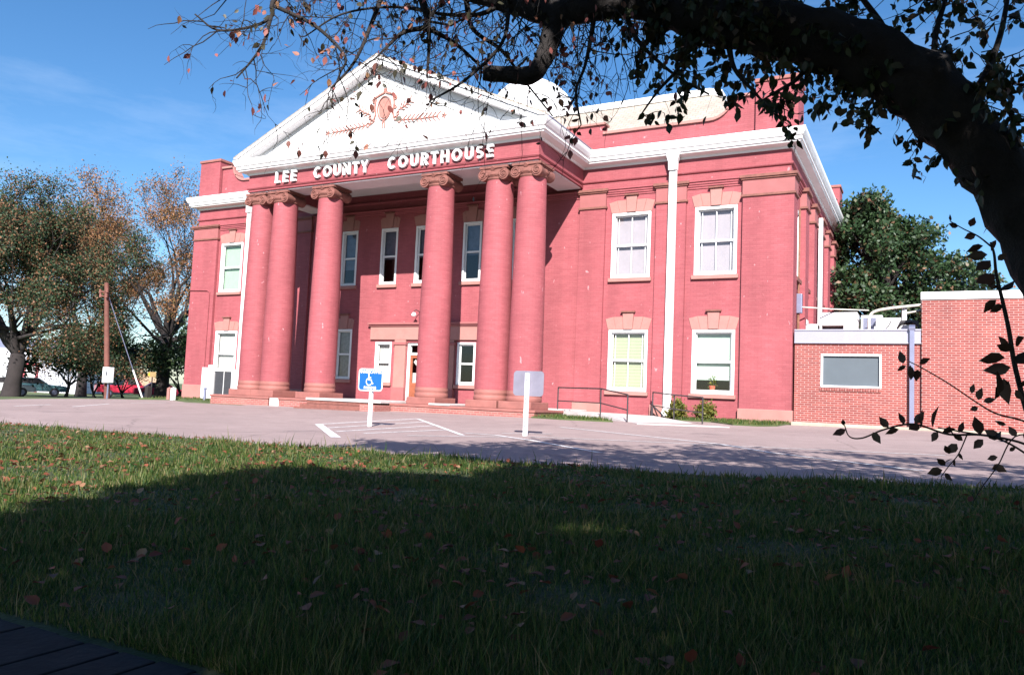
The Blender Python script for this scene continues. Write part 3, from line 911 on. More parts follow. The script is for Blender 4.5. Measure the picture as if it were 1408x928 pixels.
# columns -----------------------------------------------------------------
CY = -3.22
def column(x, corner=0):
    prof = [(.55*(1-.155*max(0,(q-.25)/.75)**1.4), .74+q*(7.70-.74)) for q in [i/14 for i in range(15)]]
    b = MB(); b.lathe(prof, x, CY, 40); col = b.build('column', M['paint'], CH, smooth=True, angle=40)
    b = MB(); b.lathe([(.558,.42),(.575,.45),(.575,.52),(.568,.55),(.556,.57),(.556,.61),(.565,.63),(.572,.66),(.565,.70),(.556,.72),(.552,.76)], x, CY, 40)
    b.build('column_base', M['terra'], col, smooth=True, angle=30)
    b = MB(); b.box(x-.577, x+.577, CY-.66, CY+.66, .18, .418); b.build('pedestal', M['terra'], col, bevel=.02)
    c = MB()
    c.box(x-.53, x+.53, CY-.50, CY+.53, 8.06, 8.145); c.box(x-.48, x+.48, CY-.46, CY+.48, 8.0, 8.06)
    c.lathe([(.47,7.68),(.50,7.72),(.50,7.76),(.56,7.84),(.56,7.92),(.5,7.98)], x, CY, 28)
    def volute(cx, y0, y1, r=.19, cz=7.85):
        # scroll: disc, ring and eye facing the front and the back, with a waisted bolster between
        n = 20
        prof_ = [(y0,r*.25,.03),(y0,r*.35,.0)]
        pts = [(cx, y0-.0, cz),(cx, y0+.10, cz),(cx, (y0+y1)/2, cz),(cx, y1-.10, cz),(cx, y1, cz)]
        c.tube(pts, [r, r, r*.72, r, r], 20)
        for yy, d in ((y0, -1), (y1, 1)):
            sp = [(cx+(r-.03)*(1-i/26*.85)*math.cos(R(90+i*28)), yy+d*.012, cz+(r-.03)*(1-i/26*.85)*math.sin(R(90+i*28))) for i in range(27)]
            c.tube(sp, [.022]*27, 5)
            c.tube([(cx, yy-.03*0, cz),(cx, yy+d*.035, cz)], [.045,.03], 10)
    for sg in (-1, 1): volute(x+sg*.385, CY-.50, CY+.50)
    for yy in (CY-.51, CY+.47):
        c.box(x-.47, x+.47, yy, yy+.04, 7.93, 8.0)
        for k in range(5): c.tube([(x-.24+.12*k, yy-.0, 7.80),(x-.24+.12*k, yy+.02, 7.86),(x-.24+.12*k, yy+.02, 7.92)], [.03,.055,.04], 8)
    c.tube([(x, CY-.56, 8.03),(x, CY-.50, 8.06)], [.07,.09], 8)
    c.build('capital', M['terradark'], col, smooth=True, angle=35)
for x_ in (-6.0, -4.84, -2.56, 2.42, 4.76, 5.98): column(x_)

# stylobate, floor and steps
for a, b in ((-6.95,-3.95),(-3.40,-1.72),(1.60,6.95)):
    mb = MB(); mb.box(a, b, -4.40, -2.3, -.45, .10)
    sb_ = mb.build('stylobate', M['stepbrick'], CH, bevel=.01)
    mb = MB(); mb.box(a-.03, b+.03, -4.43, -2.27, .102, .182)
    mb.build('top_course', M['terra'], sb_, bevel=.015)
for q in ((-6.9, 6.9, -2.26, -.14, -.4, .215), (-3.90, -3.44, -4.38, -2.28, -.4, .15), (3.15, 3.95, -4.46, -2.4, .186, .245), (-1.68, 1.56, -4.9, -2.28, .16, .24)):
    mb = MB(); mb.box(*q); mb.build('porch_floor', M['floorc'], CH, bevel=.01)
for q in ((-1.66, 1.0, -5.20, -2.28, -.4, .03), (-1.66, 1.0, -4.86, -2.28, .032, .158), (-1.66, 1.0, -5.5, -5.2, -.4, -.085)):
    mb = MB(); mb.box(*q); mb.build('step', M['terradark'], CH, bevel=.015)
mb = MB(); mb.box(1.02, 1.62, -5.3, -4.42, -.4, .10); mb.build('step_cheek', M['stepbrick'], CH, bevel=.01)

# entrance surround and door
mb = MB()
mb.box(-2.82, 2.45, -.09, .02, 2.66, 3.26)
for a, b in ((-1.56,-1.02),(.74,1.28)):
    mb.box(a, b, -.10, .02, .22, 2.655)
es = mb.build('door_surround', M['lintel'], CH, bevel=.012)
mb = MB(); mb.box(-2.92, 2.55, -.20, .02, 3.265, 3.35); mb.box(-2.88, 2.51, -.14, .02, 3.20, 3.262)
for a, b in ((-1.60,-.98),(.70,1.32)):
    mb.box(a, b, -.14, .02, 2.45, 2.56); mb.box(a, b, -.14, .02, .20, .75)
mb.build('surround_moulding', M['capstone'], es, bevel=.01)
mb = MB(); mb.box(-1.0, -.88, .05, .20, .24, 2.55); mb.box(.60, .72, .05, .20, .24, 2.55); mb.box(-.88, .60, .05, .20, 2.45, 2.55); mb.box(-.88, .60, .05, .20, 2.06, 2.15); mb.box(-.19,-.09,.05,.2,.24,2.06)
df = mb.build('door_frame', M['frame'], CH, bevel=.01)
mb = MB(); mb.quad((-.88,.12,2.15),(.60,.12,2.15),(.60,.12,2.45),(-.88,.12,2.45)); mb.build('transom_pane', M['glass'], df)
for a, b in ((-.87,-.2),(-.08,.59)):
    mb = MB(); mb.box(a, a+.10, .09, .15, .25, 2.05); mb.box(b-.10, b, .09, .15, .25, 2.05); mb.box(a+.1, b-.1, .09, .15, 1.93, 2.05); mb.box(a+.1, b-.1, .09, .15, .25, .95)
    d = mb.build('door', M['wood'], CH, bevel=.008)
    mb = MB(); mb.quad((a+.1,.12,.95),(b-.1,.12,.95),(b-.1,.12,1.93),(a+.1,.12,1.93)); mb.build('pane', M['glass'], d)
    mb = MB(); mb.quad((a+.1,.16,.95),(b-.1,.16,.95),(b-.1,.16,1.35),(a+.1,.16,1.35)); mb.add([(a+.12,.155,1.78),(a+.22,.155,1.9),(b-.12,.155,1.45),(b-.12,.155,1.36)],[(0,3,2,1)]); mb.build('notice', BL['white'], d)
    mb = MB(); mb.tube([(b-.05,.05,1.0),(b-.05,.03,1.1),(b-.05,.05,1.25)], .015, 6); mb.build('handle', M['galv'], d)

# downspouts
def downspout(x, w, z0, y=-.14):
    b = MB(); b.box(x-w/2, x+w/2, y-.13, y, z0, 8.55); d = b.build('downspout', M['white'], CH, bevel=.02)
    b = MB(); b.prism_y([(x-w*.55,8.45),(x+w*.55,8.45),(x+w*.6,8.75),(x+w*.9,9.0),(x+w*.9,9.12),(x-w*.9,9.12),(x-w*.9,9.0),(x-w*.6,8.75)], y-.20, y+.02); b.build('hopper', M['white'], d, bevel=.015)
    b = MB(); b.add([(x-w/2,y-.30,z0-.2),(x+w/2,y-.30,z0-.2),(x+w/2,y-.02,z0-.2),(x-w/2,y-.02,z0-.2),(x-w/2,y-.131,z0+.02),(x+w/2,y-.131,z0+.02),(x+w/2,y,z0+.02),(x-w/2,y,z0+.02)],[(3,2,1,0),(4,5,6,7),(0,1,5,4),(1,2,6,5),(2,3,7,6),(3,0,4,7)]); b.build('shoe', M['white'], d)
downspout(9.80, .26, .35)
downspout(-10.06, .20, .35)
b = MB(); b.box(W+.14, W+.29, 6.08, 6.24, 3.1, 7.95); b.build("downspout", M["white"], CH, bevel=.02)
b = MB(); b.tube([(-13.72,-.17,4.98),(-12.5,-.17,4.94),(-12.36,-.17,4.85),(-12.36,-.17,.6)], .022, 6); b.build('conduit', M['paint'], CH)
b = MB(); b.tube([(-.42,-.01,3.6),(-.42,-.12,3.78),(-.46,-.28,3.84),(-.5,-.36,3.76),(-.5,-.36,3.70)], .016, 6); b.box(-.46,-.38,-.05,0,3.36,3.62); lm = b.build('wall_lamp', M['iron'], CH)
b = MB(); b.lathe([(.03,3.56),(.09,3.58),(.10,3.64),(.05,3.72)], -.5, -.36, 12); b.build('lamp_globe', M['white'], lm, smooth=True)
# electric service box and riser on the side wall
b = MB(); b.box(W+.02, W+.2, 1.3, 1.5, 3.7, 4.35); sb = b.build('meter_box', M['galv'], CH, bevel=.02)
b = MB(); b.tube([(W+.08,1.4,4.3),(W+.08,1.4,7.2)], .03, 6); b.tube([(W+.08,1.4,3.1),(W+.08,1.4,3.72)], .04, 6); b.build('riser', M['rust'], sb)

# ================================================================== ANNEX AND HALL
AX = empty('brick_annex', (15.5, 0, G(15.5, 0)), 'low flat-roofed brick annex with one wide grey window', 'annex')
mb = MB(); wall_holes(mb, 13.78, 17.29, -.4, 2.62, 0.0, [(14.55,16.24,1.26,2.28)], .10)
mb.quad((13.78,12,-.4),(13.78,0,-.4),(13.78,0,2.62),(13.78,12,2.62)); mb.quad((17.29,12,-.4),(13.78,12,-.4),(13.78,12,2.62),(17.29,12,2.62)); mb.box(13.78,17.29,.05,12,2.6,2.9)
mb.build('wall', M['annex'], AX)
mb = MB(); mb.box(13.77, 17.285, -.05, .10, 2.615, 3.0); mb.box(13.77, 17.285, -.075, .12, 2.985, 3.035); mb.box(13.77,17.285,-.07,.0,2.60,2.64); mb.build('fascia', M['alu'], AX, bevel=.008)
mb = MB(); z0, z1, x0, x1 = 1.26, 2.28, 14.55, 16.24
mb.box(x0, x0+.06, -.03, .08, z0, z1); mb.box(x1-.06, x1, -.03, .08, z0, z1); mb.box(x0+.06, x1-.06, -.03, .08, z1-.06, z1); mb.box(x0+.06, x1-.06, -.03, .08, z0, z0+.06)
wf = mb.build('window', M['frame'], AX, bevel=.008)
mb = MB(); mb.box(x0+.06, x1-.06, .05, .075, z0+.06, z1-.06); mb.build('pane', M['panelgrey'], wf)
mb = MB(); k = x0-.03
while k < x1: mb.box(k, k+.06, -.03, .02, z0-.11, z0-.005); k += .072
mb.build('brick_sill', M['annex'], wf)
mb = MB(); mb.box(16.98, 17.11, -.15, -.052, .12, 3.02); mb.prism_x([(-.15,2.98),(.10,3.10),(.10,3.18),(-.17,3.08)], 16.96, 17.13); mb.build('downspout', M['galv'], AX, bevel=.012)
for zc in (.9, 1.9): pass

HL = empty('brick_hall', (21, 0, G(21, 0)), 'taller brick building with a white coping at the edge of the lot', 'building')
mb = MB(); mb.box(17.30, 33, -.10, 14, -.4, 3.88); mb.build('wall', M['annex'], HL)
mb = MB(); mb.box(17.27, 33.1, -.14, 14.04, 3.885, 4.11); mb.build('coping', M['white'], HL, bevel=.012)
mb = MB()
pts = [(13.78,-.62),(15.2,-.70),(16.6,-.72),(18.5,-.80),(22,-.9),(33,-.9),(33,-.104),(17.29,-.104),(17.29,-.004),(13.78,-.004)]
mb.prism_z(pts, -.4, .17); tag(mb.build('concrete_kerb', plain('tan_concrete', (.40,.33,.27), .9, .2, 3, bstr=.3, dirt=(.28,.24,.17)), bevel=.02), kind='structure')

# equipment on the annex roof (roof deck at 2.9)
ah = empty('air_handler', (14.8, 2.9, 2.9), 'large white rooftop air unit with a dark opening beneath', 'air conditioner')
mb = MB(); mb.box(14.22, 15.40, 2.4, 3.5, 3.40, 3.84); mb.box(14.98, 15.40, 2.41, 3.49, 2.9, 3.40); mb.box(14.24, 14.30, 2.42, 3.49, 2.9, 3.40); mb.box(14.20, 15.42, 2.38, 3.52, 3.60, 3.615)
mb.build('casing', M['hvac'], ah, bevel=.012)
mb = MB(); mb.box(14.31, 14.97, 2.8, 3.4, 2.9, 3.39); mb.build('void_shade', M['grille'], ah)  # dark block standing in for the shade of the open void beneath
lo = empty('vent_box', (13.98, 2.6, 2.9), 'small white vent box next to the courthouse wall', 'vent')
mb = MB(); mb.box(13.74, 14.17, 2.4, 3.0, 3.06, 3.45); mb.box(13.74,13.82,2.42,2.9,3.45,3.62); mb.build('casing', M['hvac'], lo, bevel=.02)
mb = MB(); mb.box(13.80, 14.10, 2.45, 2.95, 2.9, 3.055); mb.build('base', M['grille'], lo)
cu = empty('condenser_unit', (15.8, 3.2, 2.9), 'square condenser unit with a grey metal grille', 'air conditioner')
mb = MB(); mb.box(15.47, 16.13, 3.0, 3.6, 2.9, 3.80); mb.build('casing', M['hvac'], cu, bevel=.015)
mb = MB()
for k in range(12): mb.box(15.54, 16.06, 2.985, 2.998, 3.30+k*.036, 3.322+k*.036)
mb.build('grille', M['galv'], cu)
du = empty('air_duct', (16.5, 2.8, 2.9), 'long white duct with an upright stub between condenser and hall', 'duct')
mb = MB(); mb.box(15.9, 16.74, 2.55, 2.95, 2.9, 3.38); mb.box(15.95, 16.70, 2.56, 2.96, 3.385, 3.66); mb.build('duct', M['hvac'], du, bevel=.012)
mb = MB(); mb.box(16.72, 16.86, 2.5, 2.7, 3.2, 3.98); mb.build('stub', M['hvac'], du, bevel=.01)
hd = empty('roof_hood', (16.9, 1.6, 2.9), 'small white hood box with black cowl behind the downspout', 'vent')
mb = MB(); mb.box(16.72, 17.02, 1.4, 1.9, 2.9, 3.30); mb.build('casing', M['hvac'], hd, bevel=.01)
mb = MB(); mb.prism_y([(16.60,3.20),(16.72,3.36),(17.02,3.38),(17.16,3.30),(17.24,3.02),(17.28,3.02),(17.2,3.42),(17.02,3.46),(16.7,3.43)], 1.3, 2.0); mb.build('cowl', M['iron'], hd)
def pipe_thing(name, pts, r, mat, label, cat):
    b = MB(); b.tube(pts, r, 8)
    return tag(b.build(name, mat, smooth=True, loc=tuple(pts[0])), label, cat)
def bez(pts, n=6):
    P_ = [np.array(p, float) for p in pts]; out = []
    for i in range(len(P_)-1):
        a, b = P_[i], P_[i+1]; ta = (P_[i+1]-P_[i-1])/2 if i > 0 else b-a; tb = (P_[i+2]-P_[i])/2 if i+2 < len(P_) else b-a
        for k in range(n):
            u = k/n; out.append((2*u**3-3*u*u+1)*a+(u**3-2*u*u+u)*ta+(-2*u**3+3*u*u)*b+(u**3-u*u)*tb)
    out.append(P_[-1]); return out
pipe_thing('insulated_pipe', bez([(15.80,2.3,2.9),(15.76,2.3,3.35),(15.78,2.3,3.68),(15.95,2.3,3.85),(16.4,2.35,3.95),(17.3,2.5,4.06)]), .045, M['pipe'], 'thick pale pipe curving up from the annex roof to the hall', 'pipe')
pipe_thing('insulated_pipe', [(16.80,2.6,3.80),(17.3,2.7,3.92)], .04, M['pipe'], 'short pale pipe between the duct stub and the hall', 'pipe')
pipe_thing('conduit_pipe', [(13.72,1.4,3.92),(14.6,2.2,3.93),(15.7,3.1,3.98)], .022, M['pipe'], 'thin straight pipe running out from the courthouse side wall', 'pipe')
pipe_thing('black_cable', bez([(15.9,2.2,2.95),(16.05,2.2,3.06),(16.3,2.2,3.3),(16.42,2.2,3.52)]), .016, M['iron'], 'black cable looped in front of the white duct', 'cable')

# ================================================================== THINGS ON THE LOT
def text_mesh(body, size, bold=0.0):
    cu_ = bpy.data.curves.new('lettering', 'FONT'); cu_.body = body; cu_.size = size; cu_.align_x = 'CENTER'; cu_.align_y = 'CENTER'
    cu_.extrude = .002; cu_.offset = bold
    ob = bpy.data.objects.new('lettering', cu_); COL.objects.link(ob)
    dg = bpy.context.evaluated_depsgraph_get(); me = bpy.data.meshes.new_from_object(ob.evaluated_get(dg))
    bpy.data.objects.remove(ob); bpy.data.curves.remove(cu_)
    return me
def rrect(w, h, r, n=6):
    o = []
    for cx, cz, a in ((w/2-r,h/2-r,0),(-w/2+r,h/2-r,90),(-w/2+r,-h/2+r,180),(w/2-r,-h/2+r,270)):
        o += [(cx+r*math.cos(R(a+90*i/n)), cz+r*math.sin(R(a+90*i/n))) for i in range(n+1)]
    return o
M['signblue'] = plain('sign_blue', (.008,.10,.50), .4, .05, 3)
M['signback'] = plain('sign_back_metal', (.23,.215,.275), .5, .10, 4, metal=.2)
M['signwhite'] = plain('sign_white', (.8,.8,.82), .45, .02, 3)
def parking_sign(px, label, back):
    p = on_ground(*px); z0 = G(p[0], p[1])
    t_ = empty('parking_sign', (p[0], p[1], z0), label, 'sign', 'handicapped parking signs on the lot')
    x, y = p[0], p[1]
    pw_ = .033 if back else .028
    b = MB(); b.box(x-pw_, x+pw_, y-.04, y+.04, z0-.1, z0+(1.15 if back else .76)); po = b.build('post', M['signwhite'], t_, bevel=.006)
    cz = z0+.965; yf = y+.05 if back else y-.05
    s = 1 if back else -1
    if back:
        b = MB(); b.prism_y([(x+u, cz+w_) for u, w_ in rrect(.62,.46,.07)], y+.047, y+.052); pn = b.build('panel', M['signback'], t_)
        b = MB()
        for k in range(14): b.box(x-.012, x+.012, y-.0475, y-.0445, z0+.1+k*.07, z0+.13+k*.07)
        b.build('post_holes', M['galv'], po)
    else:
        b = MB(); b.prism_y([(x+u, cz+w_) for u, w_ in rrect(.62,.46,.07)], y-.052, y-.047); pn = b.build('panel', M['signwhite'], t_)
        b = MB(); b.prism_y([(x+u, cz+w_) for u, w_ in rrect(.575,.415,.055)], y-.0545, y-.0521); b.build('blue_field', M['signblue'], pn)
        yy = y-.057
        for body, dz, sz in (('HANDICAPPED', .16, .088), ('PARKING', -.165, .075)):
            me = text_mesh(body, sz, .0022); me.transform(Matrix.Translation((x, yy, cz+dz)) @ Matrix.Rotation(R(90), 4, 'X'))
            link_mesh('lettering', me, M['signwhite'], pn)
        b = MB(); y0, y1 = yy-.001, yy+.002; sc = .21; ox, oz = x-.02, cz-.005
        def rb(pts, w_): b.ribbon_y([(ox+u*sc, oz+v_*sc) for u, v_ in pts], w_*sc, y0, y1)
        b.prism_y([(ox+(-.12+.085*math.cos(R(a)))*sc, oz+(.56+.085*math.sin(R(a)))*sc) for a in range(0, 360, 30)], y0, y1)
        rb([(-.11,.46),(-.09,.02),(.20,.02),(.34,-.36),(.46,-.31)], .10); rb([(-.10,.24),(.18,.24)], .08)
        rb([(-.05+.34*math.cos(R(a)), -.16+.34*math.sin(R(a))) for a in range(118, 330, 12)], .085)
        b.build('wheelchair_symbol', M['signwhite'], pn)
    return t_
parking_sign((508,587), 'blue handicapped parking sign with a white wheelchair symbol on a white post', False)
parking_sign((722,600), 'pale blank back of a parking sign on a white post', True)

# handrails by the ramp
def handrail(pts, label, brace=False):
    t_ = empty('handrail', pts[0], label, 'handrail', 'black handrails beside the ramp')
    H = .82
    for p in pts:
        b = MB(); b.tube([(p[0],p[1],p[2]-.1),(p[0],p[1],p[2]+H)], .022, 8); b.build('post', M['iron'], t_)
    b = MB(); b.tube([(p[0],p[1],p[2]+H) for p in pts], .022, 8); b.build('top_rail', M['iron'], t_)
    b = MB(); b.tube([(p[0],p[1],p[2]+H*.47) for p in pts], .018, 8); b.build('mid_rail', M['iron'], t_)
    if brace:
        b = MB(); p = pts[0]; b.tube([(p[0]-.05,p[1]+.05,p[2]),(p[0]-.05,p[1]+.05,p[2]+.42),(p[0]+.42,p[1]+.1,p[2]-.02)], .03, 8); b.build('brace', M['iron'], t_)
handrail([(6.72,-2.2,.11),(8.69,-3.4,.10),(9.90,-4.4,-.06)], 'black pipe handrail in front of the portico end of the ramp')
handrail([(9.40,-.5,.09),(10.50,-1.8,.01),(11.79,-3.4,-.05)], 'black pipe handrail with a diagonal brace beside the shrubs', True)

# outdoor air conditioner
za = G(-10, -.8)
ac = empty('outdoor_air_conditioner', (-10, -.8, za), 'big white outdoor air conditioner with a dark grille by the corner window', 'air conditioner')
b = MB(); b.box(-11.28, -10.52, -1.2, -.35, za+.06, 1.29); b.box(-9.42, -8.80, -1.2, -.35, za+.06, 1.24); b.box(-10.515, -9.425, -.95, -.36, za+.06, 1.22); b.box(-10.515,-9.425,-1.19,-.96,1.13,1.22)
b.build('casing', M['hvac'], ac, bevel=.015)
b = MB()
for k in range(30): b.box(-10.50, -9.44, -1.16, -1.12, za+.10+k*.039, za+.118+k*.039)
b.box(-10.50, -9.44, -1.11, -1.0, za+.1, 1.125); gr = b.build('grille', M['grille'], ac)
b = MB(); b.box(-9.905, -9.88, -1.185, -1.165, za+.08, 1.13); b.build('centre_bar', M['hvac'], gr)
b = MB(); b.box(-11.1,-10.9,-1.0,-.8,1.292,1.42); b.build('junction_box', M['hvac'], ac)
b = MB(); b.box(-11.3, -8.8, -1.22, -.33, za-.1, za+.055); b.build('base', M['terra'], ac)

def standpipe(px, h, r, mat, label):
    p = on_ground(*px); z = G(p[0], p[1])
    t_ = empty('standpipe', (p[0], p[1], z), label, 'standpipe')
    b = MB(); b.tube([(p[0],p[1],z-.05),(p[0],p[1],z+h)], r, 10); b.build('pipe', mat, t_)
    b = MB(); b.lathe([(r*1.25,z+h),(r*1.3,z+h+.04),(r*.8,z+h+.08)], p[0], p[1], 10); b.build('cap', M['galv'], t_)
standpipe((265.5,548.5), .28, .08, M['rust'], 'short rusty standpipe in the grass at the wall corner')
standpipe((281,551.5), .5, .06, M['galv'], 'grey standpipe in front of the outdoor air conditioner')

# utility pole with box and guy wire
pp = np.array(far(149, 40)); pz = G(pp[0], pp[1]); dP = (pp-CAM)@CF
up = empty('utility_pole', (pp[0], pp[1], pz), 'reddish wooden utility pole with insulators and a white box', 'utility pole')
ph = 160/FPX*dP
b = MB(); b.tube([(pp[0],pp[1],pz-.2),(pp[0]-.22,pp[1]-.1,pz+ph*.5),(pp[0]-.43,pp[1]-.2,pz+ph)], [.13,.115,.095], 12); b.build('post', M['pole'], up, smooth=True, angle=50)
b = MB()
for k, (dx, dz) in enumerate(((-.24,-.42),(.26,-.40),(-.2,-.62),(.22,-.64))):
    b.tube([(pp[0]-.42,pp[1]-.25,pz+ph+dz),(pp[0]-.42+dx,pp[1]-.32,pz+ph+dz)], .03, 6); b.tube([(pp[0]-.42+dx,pp[1]-.32,pz+ph+dz-.06),(pp[0]-.42+dx,pp[1]-.32,pz+ph+dz+.12)], [.06,.05], 8)
b.build('insulator', M['terradark'], up)
b = MB(); x0 = pp[0]+.02; b.box(x0, x0+.46, pp[1]-.36, pp[1]-.10, pz+.72, pz+1.42); mbx = b.build('meter_box', M['signwhite'], up, bevel=.02)
b = MB(); b.box(x0+.26, x0+.36, pp[1]-.375, pp[1]-.361, pz+1.05, pz+1.22); b.build('window', M['grille'], mbx)
b = MB(); b.tube([(x0+.25,pp[1]-.2,pz-.05),(x0+.25,pp[1]-.2,pz+.72)], .04, 8); b.build('conduit', M['galv'], up)
ga = np.array(far(197.5, 40.5)); gz = G(ga[0], ga[1])
A_ = np.array([pp[0]-.4, pp[1]-.18, pz+ph*.93]); B_ = np.array([ga[0], ga[1], gz])
gw = empty('guy_wire', tuple(B_), 'guy wire with a white guard tube anchored beside the utility pole', 'guy wire')
b = MB(); b.tube([A_, B_], .018, 6); b.build('wire', M['galv'], gw)
b = MB(); b.tube([B_+(A_-B_)*.01, B_+(A_-B_)*.27], .04, 8); b.build('guard', M['signwhite'], gw)

def bollard(px, h, w, mat, label):
    p = np.array(far(*px)); z = G(p[0], p[1])
    b = MB(); b.box(p[0]-w/2, p[0]+w/2, p[1]-w/2, p[1]+w/2, z-.1, z+h-.06); b.add([(p[0]-w/2,p[1]-w/2,z+h-.06),(p[0]+w/2,p[1]-w/2,z+h-.06),(p[0]+w/2,p[1]+w/2,z+h-.06),(p[0]-w/2,p[1]+w/2,z+h-.06),(p[0],p[1],z+h)], [(0,1,4),(1,2,4),(2,3,4),(3,0,4)])
    tag(b.build('bollard', mat, bevel=.01, loc=(p[0],p[1],z)), label, 'bollard', 'bollards by the drive beside the courthouse')
bollard((239,36.5), .56, .16, M['signwhite'], 'white bollard nearest the courthouse corner')
bollard((233.5,37.5), .55, .15, M['lintel'], 'tan bollard just behind the white one')
bollard((204,40), .62, .2, M['farbark'], 'grey wooden bollard under the guy wire')

sp_ = np.array(far(208.5, 41)); sz_ = G(sp_[0], sp_[1]); dS = (sp_-CAM)@CF
ys = empty('street_sign', (sp_[0], sp_[1], sz_), 'small yellow arrow sign on a thin dark post', 'sign')
b = MB(); b.tube([(sp_[0],sp_[1],sz_-.1),(sp_[0],sp_[1],sz_+36/FPX*dS)], .03, 8); b.build('post', M['iron'], ys)
b = MB(); h0 = sz_+30/FPX*dS; b.prism_y([(sp_[0]-.27,h0),(sp_[0]+.3,h0),(sp_[0]+.3,h0+.24),(sp_[0]-.27,h0+.24)], sp_[1]-.05, sp_[1]-.032); pn = b.build('panel', plain('faded_yellow', (.33,.22,.10), .6, .1, 4), ys)
b = MB(); b.prism_y([(sp_[0]-.265,h0+.12),(sp_[0]-.12,h0+.02),(sp_[0]-.12,h0+.22)], sp_[1]-.056, sp_[1]-.051); b.build('arrow', plain('sign_yellow', (.6,.38,.02), .5, .05, 3), pn)

# ================================================================== FAR BACKGROUND
def warehouse():
    a = np.array(far(-60, 92)); c = np.array(far(108, 84)); e = np.array(far(175, 110))
    w = empty('white_warehouse', tuple(c), 'long white metal-clad warehouse beyond the trees', 'warehouse')
    z0 = c[2]-.4; H = 4.5
    def wall_(p, q, h0, h1):
        m_ = MB(); m_.add([(p[0],p[1],z0),(q[0],q[1],z0),(q[0],q[1],h1),(p[0],p[1],h0)], [(0,1,2,3)]); return m_
    # plan quadrilateral
    d = np.array(e)+(np.array(a)-np.array(c))
    m_ = MB()
    for p, q in ((a,c),(c,e),(e,d),(d,a)):
        m_.add([(p[0],p[1],z0),(q[0],q[1],z0),(q[0],q[1],z0+H),(p[0],p[1],z0+H)], [(0,1,2,3)])
    mt, nt, bs = mat_new('white_metal_siding')
    tc = N(nt, 'ShaderNodeTexCoord'); wv = N(nt, 'ShaderNodeTexWave', bands_direction='X'); wv.inputs['Scale'].default_value = .5
    nt.links.new(tc.outputs['UV'], wv.inputs['Vector'])
    nt.links.new(ramp(nt, wv.outputs['Fac'], [(0, (.50,.50,.56)), (.5, (.62,.61,.67))]), bs.inputs['Base Color'])
    m_.build('wall', mt, w)
    m_ = MB(); mid1 = (a+d)/2; mid2 = (c+e)/2; zr = z0+H+1.6
    m_.add([(a[0],a[1],z0+H),(c[0],c[1],z0+H),(mid2[0],mid2[1],zr),(mid1[0],mid1[1],zr),(e[0],e[1],z0+H),(d[0],d[1],z0+H)], [(0,1,2,3),(3,2,4,5),(1,4,2),(0,3,5)])
    m_.build('roof', M['alu'], w)
    m_ = MB(); m_.tube([c+[0,0,-.4+.4], c+[0,0,H-.4]], .25, 4); m_.build('corner_trim', M['white'], w)
    dd = c-a; dd = dd/np.linalg.norm(dd); nn = np.array([dd[1], -dd[0], 0])
    p = c - dd*5.6 + nn*.12
    m_ = MB()
    for k in (0, 1.3): m_.tube([p+dd*k, p+dd*k+[0,0,2.6]], .12, 4)
    m_.tube([p+[0,0,2.6], p+dd*1.3+[0,0,2.6]], .12, 4)
    fr = m_.build('door', plain('red_door_frame', (.45,.08,.1), .6, .1, 3), w)
    m_ = MB(); q0 = p-nn*.05; m_.add([q0+[0,0,.1], q0+dd*1.3+[0,0,.1], q0+dd*1.3+[0,0,2.5], q0+[0,0,2.5]], [(0,1,2,3)]); m_.build('door_leaf', M['hvac'], fr)
warehouse()

def car(name, u, dist, heading, body_mat, label, cat='car', kind='sedan', L=4.5):
    bx, by, bz = far(u, dist); bz += .02
    t_ = empty(name, (bx, by, bz), label, cat, 'vehicles parked beyond the trees')
    t_.rotation_euler.z = 0
    def X(mbx):
        c, s = math.cos(heading), math.sin(heading)
        mbx.v = [(bx+x*c-y*s, by+x*s+y*c, bz+z) for x, y, z in mbx.v]; return mbx
    w = .85
    if kind == 'sedan': low = [(-L/2,.35),(L/2,.35),(L/2,.62),(L/2-.1,.78),(L*.2,.90),(-L*.30,.92),(-L/2+.05,.86)]
    else: low = [(-L/2,.4),(L/2,.4),(L/2,.75),(L/2-.1,.95),(L*.18,1.02),(-L/2+.02,1.02)]
    b = MB(); b.prism_y(low, -w, w); X(b).build('body', body_mat, t_, bevel=.06)
    if kind == 'sedan': cab = [(-L*.34,.90),(L*.22,.90),(L*.07,1.36),(-L*.2,1.38)]
    else: cab = [(-L*.05,1.02),(L*.22,1.02),(L*.12,1.68),(-L*.04,1.70)]
    b = MB(); b.prism_y(cab, -w+.12, w-.12); X(b).build('cabin', body_mat, t_, bevel=.05)
    b = MB(); cx = sum(p[0] for p in cab)/4; cz = sum(p[1] for p in cab)/4
    g = [(cx+(p[0]-cx)*.84, cz+(p[1]-cz)*.76) for p in cab]; b.prism_y(g, -w+.105, w-.105); X(b).build('window', M['iron'], t_)
    for wx in (-L*.31, L*.31):
        for wy in (-w+.08, w-.08):
            b = MB(); b.tube([(wx,wy-.1,.32),(wx,wy+.1,.32)], .32, 16); wh = X(b).build('wheel', M['iron'], t_)
            b = MB(); b.tube([(wx,wy-.11,.32),(wx,wy+.11,.32)], .18, 12); X(b).build('hubcap', M['galv'], wh)
    for wy in (-.6, .6):
        b = MB(); b.box(L/2-.03, L/2+.02, wy-.14, wy+.14, .58, .70); X(b).build('headlight', M['signwhite'], t_)
car('parked_car', 46, 70, 1.05, plain('teal_car_paint', (.07,.15,.17), .3, .05, 1), 'teal sedan parked beside the big tree trunk')
car('parked_car', -3, 66, 1.15, plain('white_car_paint', (.6,.6,.6), .3, .05, 1), 'white car cut off at the edge of the lawn')
car('parked_pickup', 176, 74, 1.1, plain('red_car_paint', (.45,.03,.06), .3, .05, 1), 'red pickup parked under the small trees', 'pickup', 'pickup', 4.9)
